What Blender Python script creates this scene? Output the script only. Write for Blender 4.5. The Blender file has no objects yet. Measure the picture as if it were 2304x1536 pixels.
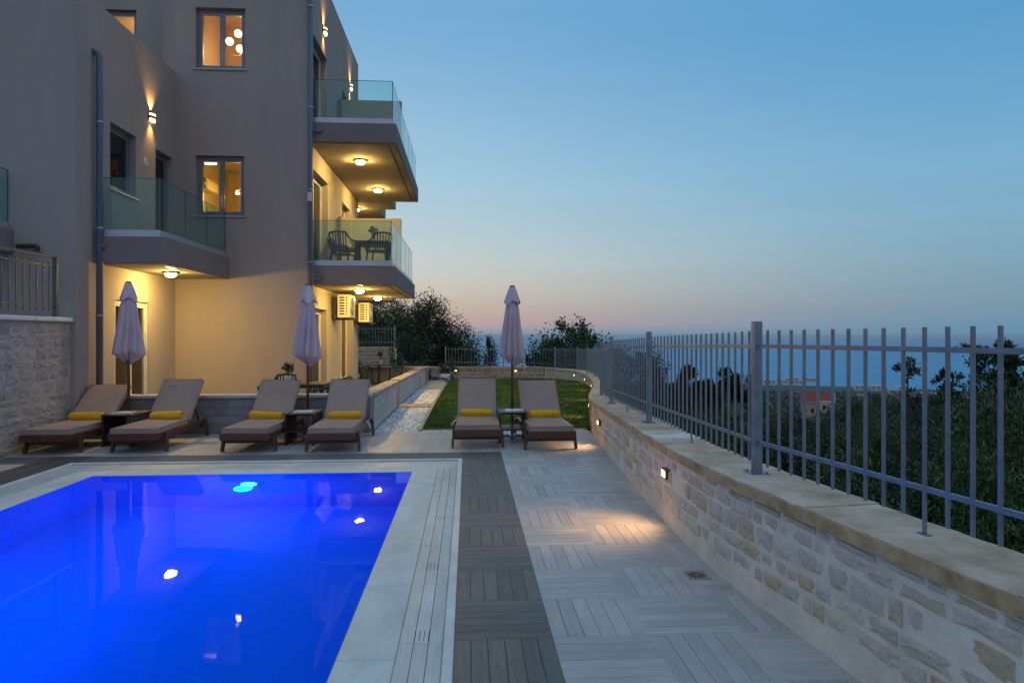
import bpy, bmesh, math, random
import numpy as np
from mathutils import Vector, Matrix
random.seed(7)
R = math.radians
S = bpy.context.scene
COL = S.collection

# ------------------------------------------------------------------ camera
cam = bpy.data.cameras.new('camera')
cam.lens = 24; cam.sensor_width = 36; cam.shift_y = -0.0061
cam.clip_start = 0.05; cam.clip_end = 120000
camo = bpy.data.objects.new('camera', cam); COL.objects.link(camo)
camo.location = (0, 0, 1.6); camo.rotation_euler = (R(90), 0, R(-3.69))
S.camera = camo

# ------------------------------------------------------------------ world
W = bpy.data.worlds.new('World'); S.world = W; W.use_nodes = True
nt = W.node_tree; N = nt.nodes; L = nt.links
bg = N['Background']

def srgb(r, g, b):
    f = lambda c: c/12.92 if c < .04045 else ((c+.055)/1.055)**2.4
    return (f(r/255), f(g/255), f(b/255), 1)

SUN_AZ = R(-35)      # azimuth of the afterglow, from +Y towards +X
def sky_world():
    tc = N.new('ShaderNodeTexCoord')
    nrm = N.new('ShaderNodeVectorMath'); nrm.operation = 'NORMALIZE'
    L.new(tc.outputs['Generated'], nrm.inputs[0])
    sep = N.new('ShaderNodeSeparateXYZ'); L.new(nrm.outputs[0], sep.inputs[0])
    def m(op, a, b=None, c=None):
        n = N.new('ShaderNodeMath'); n.operation = op
        for i, v in enumerate((a, b, c)):
            if v is None: continue
            if isinstance(v, (int, float)): n.inputs[i].default_value = v
            else: L.new(v, n.inputs[i])
        return n.outputs[0]
    el = m('ARCSINE', sep.outputs[2])
    t = m('SQRT', m('MAXIMUM', m('DIVIDE', el, math.pi/2), 0.0))
    # azimuth distance from the afterglow, 0..1
    d = m('ADD', m('MULTIPLY', sep.outputs[0], math.sin(SUN_AZ)), m('MULTIPLY', sep.outputs[1], math.cos(SUN_AZ)))
    h = m('SQRT', m('MAXIMUM', m('SUBTRACT', 1.0, m('MULTIPLY', sep.outputs[2], sep.outputs[2])), 1e-4))
    cosd = m('MAXIMUM', m('MINIMUM', m('DIVIDE', d, h), 1.0), -1.0)
    u = m('DIVIDE', m('ARCCOSINE', cosd), math.pi)
    def ramp(stops):
        cr = N.new('ShaderNodeValToRGB'); e = cr.color_ramp
        pts = [(math.sqrt(a/90), srgb(*c)) for a, c in stops]
        e.elements[0].position, e.elements[0].color = pts[0]
        e.elements[1].position, e.elements[1].color = pts[-1]
        for p, c in pts[1:-1]:
            k = e.elements.new(p); k.color = c
        L.new(t, cr.inputs[0]); return cr.outputs[0]
    A = ramp([(0, (138, 160, 174)), (.35, (150, 160, 172)), (.8, (190, 163, 166)), (2.0, (200, 176, 164)), (4.0, (208, 198, 184)),
              (6.0, (205, 209, 203)), (9.0, (186, 207, 212)), (13, (168, 203, 220)), (25, (121, 174, 214)), (50, (152, 186, 214)), (90, (158, 187, 214))])
    B = ramp([(0, (100, 148, 180)), (.8, (106, 150, 180)), (2.3, (122, 154, 176)), (5, (130, 166, 185)), (8, (132, 174, 198)), (12.5, (124, 176, 208)),
              (22.5, (92, 158, 205)), (50, (126, 172, 210)), (90, (158, 187, 214))])
    Cc = ramp([(0, (142, 148, 170)), (4, (168, 167, 182)), (10, (186, 182, 194)), (20, (182, 188, 206)), (45, (168, 188, 212)), (90, (158, 187, 214))])
    def mapr(a, b):
        n = N.new('ShaderNodeMapRange'); n.interpolation_type = 'SMOOTHSTEP'
        L.new(u, n.inputs[0]); n.inputs[1].default_value = a; n.inputs[2].default_value = b
        return n.outputs[0]
    def mix(f, a, b):
        n = N.new('ShaderNodeMix'); n.data_type = 'RGBA'
        if isinstance(f, float): n.inputs[0].default_value = f
        else: L.new(f, n.inputs[0])
        L.new(a, n.inputs[6]); L.new(b, n.inputs[7]); return n.outputs[2]
    ab = mix(mapr(0.13, 0.43), A, B)
    abc = mix(mapr(0.42, 0.85), ab, Cc)
    sky = N.new('ShaderNodeTexSky'); sky.sky_type = 'NISHITA'; sky.sun_disc = False
    sky.sun_elevation = R(2); sky.sun_rotation = SUN_AZ; sky.ozone_density = 4; sky.altitude = 100
    k = N.new('ShaderNodeVectorMath'); k.operation = 'SCALE'; k.inputs['Scale'].default_value = 0.5
    L.new(sky.outputs[0], k.inputs[0])
    # faint stretched cloud bands low in the sky
    mp = N.new('ShaderNodeMapping'); mp.inputs['Scale'].default_value = (1.6, 1.6, 26)
    L.new(nrm.outputs[0], mp.inputs[0])
    no = N.new('ShaderNodeTexNoise'); no.inputs['Scale'].default_value = 2.2; no.inputs['Detail'].default_value = 4
    L.new(mp.outputs[0], no.inputs[0])
    mr = N.new('ShaderNodeMapRange'); L.new(no.outputs[0], mr.inputs[0])
    mr.inputs[1].default_value = .35; mr.inputs[2].default_value = .7; mr.inputs[3].default_value = 1.012; mr.inputs[4].default_value = .985
    fin = mix(0.08, abc, k.outputs[0])
    sc = N.new('ShaderNodeVectorMath'); sc.operation = 'SCALE'
    L.new(fin, sc.inputs[0]); L.new(mr.outputs[0], sc.inputs['Scale'])
    L.new(sc.outputs[0], bg.inputs[0])
    bg.inputs[1].default_value = 1.0
sky_world()

sun = bpy.data.lights.new('sun', 'SUN'); sun.energy = 0.06; sun.angle = R(20); sun.color = (1, .8, .68)
suno = bpy.data.objects.new('sun', sun); COL.objects.link(suno)
suno.rotation_euler = Vector((-math.sin(SUN_AZ), -math.cos(SUN_AZ), -math.tan(R(4)))).to_track_quat('-Z', 'Y').to_euler()

S.view_settings.view_transform = 'Standard'; S.view_settings.look = 'None'
S.view_settings.exposure = 0.0; S.view_settings.gamma = 1.0; S.view_settings.use_curve_mapping = False
cy = S.cycles
cy.use_denoising = True; cy.max_bounces = 10; cy.diffuse_bounces = 4; cy.glossy_bounces = 4
cy.transmission_bounces = 6; cy.transparent_max_bounces = 24
cy.sample_clamp_indirect = 4.0; cy.blur_glossy = 0.5; cy.caustics_reflective = False

# ------------------------------------------------------------------ materials
def newmat(name):
    m = bpy.data.materials.new(name); m.use_nodes = True
    t = m.node_tree; return m, t, t.nodes['Principled BSDF']

def coords(t, scale=(1, 1, 1), rand=False, world=False):
    """object (or world) coordinates, scaled; rand shifts them per object so alike pieces differ"""
    if world:
        src = t.nodes.new('ShaderNodeNewGeometry').outputs['Position']
    else:
        src = t.nodes.new('ShaderNodeTexCoord').outputs['Object']
    if rand:
        oi = t.nodes.new('ShaderNodeObjectInfo')
        mu = t.nodes.new('ShaderNodeMath'); mu.operation = 'MULTIPLY'; mu.inputs[1].default_value = 57.0
        t.links.new(oi.outputs['Random'], mu.inputs[0])
        ad = t.nodes.new('ShaderNodeVectorMath'); ad.operation = 'ADD'
        t.links.new(src, ad.inputs[0]); t.links.new(mu.outputs[0], ad.inputs[1]); src = ad.outputs[0]
    mp = t.nodes.new('ShaderNodeMapping'); mp.inputs['Scale'].default_value = scale
    t.links.new(src, mp.inputs[0]); return mp.outputs[0]

def noise(t, vec, scale, detail=4, rough=.6):
    n = t.nodes.new('ShaderNodeTexNoise'); n.inputs['Scale'].default_value = scale
    n.inputs['Detail'].default_value = detail; n.inputs['Roughness'].default_value = rough
    t.links.new(vec, n.inputs[0]); return n.outputs[0]

def ramp(t, fac, stops):
    cr = t.nodes.new('ShaderNodeValToRGB'); e = cr.color_ramp
    e.elements[0].position, e.elements[0].color = stops[0][0], (*stops[0][1], 1)
    e.elements[1].position, e.elements[1].color = stops[-1][0], (*stops[-1][1], 1)
    for p, c in stops[1:-1]:
        k = e.elements.new(p); k.color = (*c, 1)
    t.links.new(fac, cr.inputs[0]); return cr.outputs[0]

def valuevar(t, col, fac, lo, hi):
    mr = t.nodes.new('ShaderNodeMapRange'); t.links.new(fac, mr.inputs[0])
    mr.inputs[3].default_value = lo; mr.inputs[4].default_value = hi
    v = t.nodes.new('ShaderNodeVectorMath'); v.operation = 'SCALE'
    t.links.new(col, v.inputs[0]); t.links.new(mr.outputs[0], v.inputs['Scale']); return v.outputs[0]

def bump(t, p, h, strength, dist=.01):
    b = t.nodes.new('ShaderNodeBump'); b.inputs['Strength'].default_value = strength; b.inputs['Distance'].default_value = dist
    t.links.new(h, b.inputs['Height']); t.links.new(b.outputs[0], p.inputs['Normal'])

def M(name, c, rough=.6, metal=0., var=.15, scale=6., stretch=(1, 1, 1), bmp=.0, bscale=None, c2=None, rand=0., spec=.5, world=False):
    """plain painted/natural surface: two noise layers of colour, optional per-object value change and fine relief"""
    m, t, p = newmat(name)
    v = coords(t, stretch, rand > 0, world)
    n1 = noise(t, v, scale, 5)
    a = tuple(x*(1-var) for x in c); b = tuple(min(1, x*(1+var)) for x in (c2 or c))
    col = ramp(t, n1, [(.28, a), (.72, b)])
    n2 = noise(t, v, scale*7, 3)
    col = valuevar(t, col, n2, 1-var*.6, 1+var*.6)
    if rand:
        oi = t.nodes.new('ShaderNodeObjectInfo'); col = valuevar(t, col, oi.outputs['Random'], 1-rand, 1+rand)
    t.links.new(col, p.inputs['Base Color'])
    p.inputs['Roughness'].default_value = rough; p.inputs['Metallic'].default_value = metal
    p.inputs['Specular IOR Level'].default_value = spec
    if bmp: bump(t, p, noise(t, v, bscale or scale*9, 5), bmp)
    return m

def emis(name, c, s):
    m, t, p = newmat(name)
    p.inputs['Base Color'].default_value = (*c, 1)
    p.inputs['Emission Color'].default_value = (*c, 1); p.inputs['Emission Strength'].default_value = s
    return m

def wood_plank(name, ca, cb, rand=.16, rough=.5, attr=False):
    """printed wood-grain porcelain: grain runs along local Y"""
    m, t, p = newmat(name)
    v = coords(t, (1, 1, 1), True)
    mp = t.nodes.new('ShaderNodeMapping'); mp.inputs['Scale'].default_value = (38, 2.2, 38); t.links.new(v, mp.inputs[0])
    g = noise(t, mp.outputs[0], 1.6, 6, .65)
    blot = noise(t, v, 3.0, 3)
    col = ramp(t, g, [(.3, ca), (.7, cb)])
    col = valuevar(t, col, blot, .82, 1.16)
    wn = noise(t, coords(t, (1, 1, 1), world=True), 1.1, 5, .65); col = valuevar(t, col, wn, .72, 1.26)
    oi = t.nodes.new('ShaderNodeObjectInfo'); col = valuevar(t, col, oi.outputs['Random'], 1-rand, 1+rand)
    if attr:
        at = t.nodes.new('ShaderNodeAttribute'); at.attribute_name = 'tone'; col = valuevar(t, col, at.outputs['Fac'], 1-rand, 1+rand)
    t.links.new(col, p.inputs['Base Color'])
    p.inputs['Roughness'].default_value = rough
    bump(t, p, g, .12, .003)
    return m

def stone_mat(name, stops, rand=.22, bmp=.7, rough=.9):
    m, t, p = newmat(name)
    geo = coords(t, (1, 1, 1), True, world=True)
    oi = t.nodes.new('ShaderNodeObjectInfo')
    n = noise(t, geo, 9, 6, .7)
    ad = t.nodes.new('ShaderNodeMath'); ad.operation = 'MULTIPLY_ADD'; ad.inputs[1].default_value = .55
    t.links.new(n, ad.inputs[0])
    mu = t.nodes.new('ShaderNodeMath'); mu.operation = 'MULTIPLY_ADD'; mu.inputs[1].default_value = .75; mu.inputs[2].default_value = -.15
    t.links.new(oi.outputs['Random'], mu.inputs[0]); t.links.new(mu.outputs[0], ad.inputs[2])
    col = ramp(t, ad.outputs[0], stops)
    n2 = noise(t, geo, 40, 5, .7); col = valuevar(t, col, n2, .7, 1.25)
    t.links.new(col, p.inputs['Base Color']); p.inputs['Roughness'].default_value = rough
    bump(t, p, noise(t, geo, 26, 8, .7), bmp, .02)
    return m

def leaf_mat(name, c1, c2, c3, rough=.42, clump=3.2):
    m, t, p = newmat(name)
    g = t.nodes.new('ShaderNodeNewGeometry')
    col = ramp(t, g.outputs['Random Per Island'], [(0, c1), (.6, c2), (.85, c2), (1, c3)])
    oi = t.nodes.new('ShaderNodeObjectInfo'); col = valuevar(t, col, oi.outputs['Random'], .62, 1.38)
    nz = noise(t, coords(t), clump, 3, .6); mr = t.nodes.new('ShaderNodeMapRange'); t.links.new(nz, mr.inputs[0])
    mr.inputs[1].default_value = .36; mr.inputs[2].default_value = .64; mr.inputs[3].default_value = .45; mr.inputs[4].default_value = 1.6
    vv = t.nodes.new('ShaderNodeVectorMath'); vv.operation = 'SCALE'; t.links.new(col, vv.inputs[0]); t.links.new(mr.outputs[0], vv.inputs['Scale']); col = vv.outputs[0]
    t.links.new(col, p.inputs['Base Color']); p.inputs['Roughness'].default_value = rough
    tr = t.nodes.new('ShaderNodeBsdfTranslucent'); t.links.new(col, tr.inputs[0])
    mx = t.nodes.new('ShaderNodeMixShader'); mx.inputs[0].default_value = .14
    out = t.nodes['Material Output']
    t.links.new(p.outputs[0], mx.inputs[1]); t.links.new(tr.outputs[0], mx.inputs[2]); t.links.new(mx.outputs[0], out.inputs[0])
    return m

def glass_mat(name, tint, refl=.5, body=0.0, bodycol=(.1, .3, .28)):
    """thin pane: tinted see-through plus a Fresnel mirror (light passes it without caustics)"""
    m, t, p = newmat(name)
    out = t.nodes['Material Output']; t.nodes.remove(p)
    tr = t.nodes.new('ShaderNodeBsdfTransparent'); tr.inputs[0].default_value = (*tint, 1)
    gl = t.nodes.new('ShaderNodeBsdfGlossy'); gl.inputs['Roughness'].default_value = .01
    df = t.nodes.new('ShaderNodeBsdfDiffuse'); df.inputs[0].default_value = (*bodycol, 1)
    a = t.nodes.new('ShaderNodeMixShader'); a.inputs[0].default_value = body
    t.links.new(tr.outputs[0], a.inputs[1]); t.links.new(df.outputs[0], a.inputs[2])
    fr = t.nodes.new('ShaderNodeFresnel'); fr.inputs[0].default_value = 1.5
    mu = t.nodes.new('ShaderNodeMath'); mu.operation = 'MULTIPLY'; mu.inputs[1].default_value = refl*2
    ge = t.nodes.new('ShaderNodeNewGeometry'); sb_ = t.nodes.new('ShaderNodeMath'); sb_.operation = 'SUBTRACT'; sb_.inputs[0].default_value = 1
    t.links.new(ge.outputs['Backfacing'], sb_.inputs[1]); m2 = t.nodes.new('ShaderNodeMath'); m2.operation = 'MULTIPLY'
    t.links.new(fr.outputs[0], m2.inputs[0]); t.links.new(sb_.outputs[0], m2.inputs[1]); t.links.new(m2.outputs[0], mu.inputs[0])
    b = t.nodes.new('ShaderNodeMixShader'); t.links.new(mu.outputs[0], b.inputs[0])
    t.links.new(a.outputs[0], b.inputs[1]); t.links.new(gl.outputs[0], b.inputs[2]); t.links.new(b.outputs[0], out.inputs[0])
    return m

MAT = {}
HAZE = 6e-5
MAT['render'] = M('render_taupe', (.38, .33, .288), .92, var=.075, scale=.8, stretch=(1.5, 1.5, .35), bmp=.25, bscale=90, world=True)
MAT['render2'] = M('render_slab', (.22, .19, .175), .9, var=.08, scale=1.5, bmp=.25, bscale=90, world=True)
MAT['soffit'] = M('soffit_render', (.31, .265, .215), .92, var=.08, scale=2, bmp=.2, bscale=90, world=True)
MAT['cream'] = M('cream_render', (.50, .46, .36), .9, var=.06, scale=2, world=True)
MAT['frame'] = M('grey_aluminium', (.20, .21, .235), .4, .3, var=.05)
MAT['whiteframe'] = M('white_aluminium', (.62, .60, .56), .4, var=.04)
MAT['sill'] = M('sill_marble', (.45, .43, .41), .4, var=.1, scale=12)
MAT['pipe'] = M('pipe_grey', (.11, .145, .19), .4, var=.08, scale=4)
MAT['clamp'] = M('pipe_clamp', (.35, .42, .48), .35, .7, var=.05)
MAT['metal'] = M('galvanised', (.22, .27, .31), .4, .55, var=.2, scale=9, bmp=.05, world=True)
MAT['metalp'] = M('galvanised_post', (.22, .285, .36), .42, .6, var=.2, scale=9, bmp=.05, world=True)
MAT['darkrail'] = M('dark_railing', (.10, .115, .125), .5, .4, var=.1, world=True)
MAT['channel'] = M('aluminium_channel', (.46, .50, .55), .35, .5, var=.08, scale=3)
MAT['glass'] = glass_mat('balcony_glass', (.80, .945, .93), .5, .05, (.17, .37, .36))
MAT['glassedge'] = M('glass_edge', (.03, .09, .08), .2, var=.05)
MAT['pane'] = glass_mat('window_pane', (.80, .82, .82), .5)
MAT['darkpane'] = glass_mat('door_pane', (.45, .45, .45), .6, .3, (.02, .02, .02))
MAT['plank'] = wood_plank('pale_plank_tile', (.42, .395, .385), (.54, .51, .49), .12)
MAT['plankfar'] = wood_plank('pale_plank_tile_far', (.42, .395, .385), (.54, .51, .49), .12, attr=True)
MAT['dplank'] = wood_plank('dark_plank_tile', (.098, .085, .074), (.175, .152, .132), .17)
MAT['dplankfar'] = wood_plank('dark_plank_tile_far', (.098, .085, .074), (.175, .152, .132), .17, attr=True)
MAT['rimplank'] = wood_plank('rim_plank', (.52, .52, .50), (.66, .655, .63), .07)
MAT['grout'] = M('grout', (.15, .15, .155), .9, var=.1)
MAT['coping'] = M('pool_coping_stone', (.62, .62, .58), .75, var=.13, scale=2.5, stretch=(1, .6, 1), bmp=.12, bscale=60, c2=(.70, .70, .65), rand=.05, world=True)
MAT['lip'] = M('pool_lip', (.70, .70, .66), .7, var=.12, scale=4, bmp=.1, world=True)
MAT['slotshade'] = M('slit_dark', (.02, .02, .02), .9)  # near-black colour standing in for the shade inside open slots
MAT['mortar'] = M('wall_mortar', (.84, .66, .54), .95, var=.13, scale=4, bmp=.8, bscale=20, c2=(.88, .71, .59), world=True)
MAT['tan'] = M('tan_coping', (.50, .31, .165), .85, var=.32, scale=2.8, bmp=.35, bscale=30, c2=(.56, .46, .36), rand=.08, world=True)
MAT['tanedge'] = M('broken_ochre_edge', (.50, .29, .12), .95, var=.3, scale=7, bmp=.9, bscale=45, c2=(.58, .38, .20), world=True)
MAT['tanface'] = M('tan_step', (.46, .37, .26), .85, var=.16, scale=3, bmp=.3, bscale=30, rand=.08, world=True)
MAT['stone'] = stone_mat('wall_stone', [(.12, (.66, .52, .42)), (.34, (.82, .66, .53)), (.5, (.76, .62, .49)), (.66, (.68, .56, .46)), (.82, (.72, .51, .30)), (.92, (.50, .37, .26)), (1, (.36, .26, .19))])
MAT['stoneL'] = stone_mat('left_wall_stone', [(.15, (.28, .25, .235)), (.4, (.40, .37, .345)), (.65, (.34, .31, .285)), (.85, (.44, .40, .36)), (1, (.26, .22, .19))])
MAT['mortarL'] = M('left_mortar', (.40, .36, .33), .95, var=.15, scale=4, bmp=.5, bscale=30, world=True)
MAT['stoneG'] = stone_mat('garden_stone', [(.15, (.30, .25, .18)), (.4, (.42, .36, .27)), (.65, (.36, .31, .24)), (.85, (.46, .41, .33)), (1, (.24, .19, .14))])
MAT['ashlar'] = stone_mat('pale_ashlar', [(.15, (.45, .46, .47)), (.5, (.52, .53, .54)), (.8, (.47, .46, .44)), (1, (.42, .38, .32))], bmp=.35)
MAT['slatestone'] = stone_mat('grey_ashlar', [(.15, (.20, .205, .22)), (.5, (.29, .29, .30)), (.8, (.25, .25, .265)), (1, (.33, .32, .31))], bmp=.35)
MAT['wood'] = M('oiled_hardwood', (.085, .030, .018), .45, var=.4, scale=3, stretch=(14, 2, 14), bmp=.1, bscale=20, c2=(.115, .045, .026), rand=.12)
MAT['darkwood'] = M('dark_table_wood', (.038, .018, .014), .45, var=.4, scale=3, stretch=(14, 2, 14), bmp=.1, rand=.1)
MAT['polewood'] = M('pole_wood', (.16, .065, .03), .4, var=.3, scale=3, stretch=(20, 20, 1.5))
MAT['cushion'] = M('taupe_canvas', (.37, .275, .225), .95, var=.07, scale=3, bmp=.18, bscale=260, rand=.04, spec=.2)
MAT['piping'] = M('cushion_piping', (.32, .24, .20), .9, var=.05)
MAT['towel'] = M('yellow_towel', (.86, .45, .03), .98, var=.1, scale=9, bmp=.7, bscale=220, rand=.05, spec=.1)
MAT['canvas'] = M('mauve_canvas', (.58, .47, .50), .95, var=.09, scale=3, bmp=.15, bscale=200, rand=.04, spec=.15)
MAT['finial'] = M('finial_red', (.11, .03, .035), .5, var=.1)
MAT['string'] = M('tie_string', (.6, .62, .64), .9, var=.05)
MAT['navy'] = M('dark_resin', (.03, .034, .042), .45, var=.1, rand=.1)
MAT['brownresin'] = M('brown_resin', (.055, .043, .038), .5, var=.1, rand=.1)
MAT['tabletop'] = M('brown_tabletop', (.13, .065, .04), .45, var=.25, scale=4, stretch=(8, 1, 1))
MAT['pot'] = M('white_pot', (.6, .6, .6), .5, var=.06)
MAT['acbody'] = M('ac_cream', (.66, .62, .50), .5, var=.04)
MAT['acdark'] = M('ac_dark', (.03, .028, .025), .6, var=.1)
MAT['lampbody'] = M('lamp_grey', (.10, .10, .11), .4, .4, var=.05)
MAT['bulk'] = M('lamp_bronze', (.14, .10, .06), .5, .5, var=.1)
MAT['warm'] = emis('lamp_glow', (1, .65, .17), 560)
MAT['warmw'] = emis('wall_lamp_glow', (1, .62, .25), 5)
MAT['brick'] = emis('brick_light_glow', (1, .55, .18), 6)
MAT['globe'] = emis('globe_glow', (1, .72, .38), 7)
MAT['led'] = emis('green_led', (.05, 1, .1), 3)
MAT['poolled'] = emis('pool_led', (.45, .8, 1.0), 22)
MAT['brass'] = M('brass', (.65, .42, .12), .3, .9, var=.1)
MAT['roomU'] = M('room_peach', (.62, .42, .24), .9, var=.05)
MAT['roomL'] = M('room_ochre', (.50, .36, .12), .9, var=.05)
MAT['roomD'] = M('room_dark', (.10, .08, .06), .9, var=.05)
MAT['basin'] = M('pool_mosaic', (.30, .46, .66), .5, var=.08, scale=30, world=True)
MAT['soil'] = M('hill_soil', (.026, .030, .015), .95, var=.4, scale=.05, c2=(.05, .045, .028), world=True)
MAT['bark'] = M('bark', (.07, .055, .042), .9, var=.3, scale=8, stretch=(1, 1, .3), bmp=.5)
MAT['olive'] = leaf_mat('olive_leaves', (.022, .038, .010), (.058, .085, .024), (.16, .19, .09))
MAT['oleander'] = leaf_mat('oleander_leaves', (.016, .040, .009), (.034, .072, .018), (.12, .17, .06))
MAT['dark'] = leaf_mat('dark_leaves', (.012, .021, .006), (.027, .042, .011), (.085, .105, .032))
MAT['fig'] = leaf_mat('fig_leaves', (.022, .046, .013), (.045, .083, .022), (.085, .13, .045))
MAT['sapling'] = leaf_mat('sapling_leaves', (.018, .032, .012), (.034, .052, .02), (.06, .085, .035))
MAT['garden'] = leaf_mat('garden_leaves', (.02, .05, .018), (.045, .10, .03), (.10, .16, .05))
MAT['lav'] = leaf_mat('grey_leaves', (.06, .085, .06), (.10, .13, .09), (.15, .18, .13))
MAT['grass'] = leaf_mat('grass_blades', (.04, .09, .008), (.08, .155, .015), (.13, .21, .028))
MAT['turf'] = M('turf_ground', (.028, .055, .010), .95, var=.3, scale=6, bmp=.5, world=True)
def pebble_mat():
    m, t, p = newmat('pebbles'); g = t.nodes.new('ShaderNodeNewGeometry')
    t.links.new(ramp(t, g.outputs['Random Per Island'], [(0, (.20, .20, .21)), (.35, (.62, .63, .65)), (1, (.88, .88, .88))]), p.inputs['Base Color']); p.inputs['Roughness'].default_value = .6
    return m
MAT['pebble'] = pebble_mat()
MAT['pebbled'] = M('pebble_bed', (.028, .026, .027), .95, var=.3, scale=30, bmp=.6, world=True)
MAT['white'] = M('white_house', (.56, .57, .59), .8, var=.05, scale=.3)
MAT['peach'] = M('peach_house', (.62, .42, .30), .85, var=.06, scale=.3)
MAT['greyhouse'] = M('grey_house', (.42, .40, .46), .85, var=.06, scale=.3)
MAT['redroof'] = M('red_tiles', (.27, .05, .035), .8, var=.25, scale=1.2, stretch=(1, 6, 1))
MAT['winhole'] = M('dark_glass', (.02, .025, .03), .2, var=.05)
MAT['steel'] = M('steel', (.42, .43, .44), .3, .9, var=.1)
MAT['paper'] = M('magazine_print', (.55, .58, .62), .35, var=.5, scale=11, c2=(.75, .77, .78), rand=.1)
MAT['paperedge'] = M('magazine_pages', (.62, .62, .60), .8, var=.1, scale=3, stretch=(1, 1, 60))
MAT['plastic'] = M('white_plastic', (.62, .63, .64), .5, var=.05)

# water and sea
def water_mat():
    m, t, p = newmat('pool_water')
    out = t.nodes['Material Output']; t.nodes.remove(p)
    v = coords(t, (1, 1, 1), world=True)
    b = t.nodes.new('ShaderNodeBump'); b.inputs['Strength'].default_value = .035; b.inputs['Distance'].default_value = .02
    t.links.new(noise(t, v, 3.2, 2, .5), b.inputs['Height'])
    rf = t.nodes.new('ShaderNodeBsdfRefraction'); rf.inputs['IOR'].default_value = 1.333; rf.inputs['Roughness'].default_value = .06
    rf.inputs[0].default_value = (.02, .62, 1, 1)
    gl = t.nodes.new('ShaderNodeBsdfGlossy'); gl.inputs['Roughness'].default_value = .012
    fr = t.nodes.new('ShaderNodeFresnel'); fr.inputs[0].default_value = 1.10
    for n in (rf, gl, fr): t.links.new(b.outputs[0], n.inputs['Normal'])
    mx = t.nodes.new('ShaderNodeMixShader'); t.links.new(fr.outputs[0], mx.inputs[0])
    t.links.new(rf.outputs[0], mx.inputs[1]); t.links.new(gl.outputs[0], mx.inputs[2]); t.links.new(mx.outputs[0], out.inputs[0])
    return m
MAT['water'] = water_mat()
def sea_mat():
    m, t, p = newmat('sea_water')
    v = coords(t, (1, 1, 1), world=True)
    n = noise(t, v, .004, 4)
    t.links.new(ramp(t, n, [(.3, (.008, .25, .47)), (.7, (.014, .29, .53))]), p.inputs['Base Color'])
    p.inputs['Roughness'].default_value = .38; p.inputs['IOR'].default_value = 1.2
    return m
MAT['sea'] = sea_mat()

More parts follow.
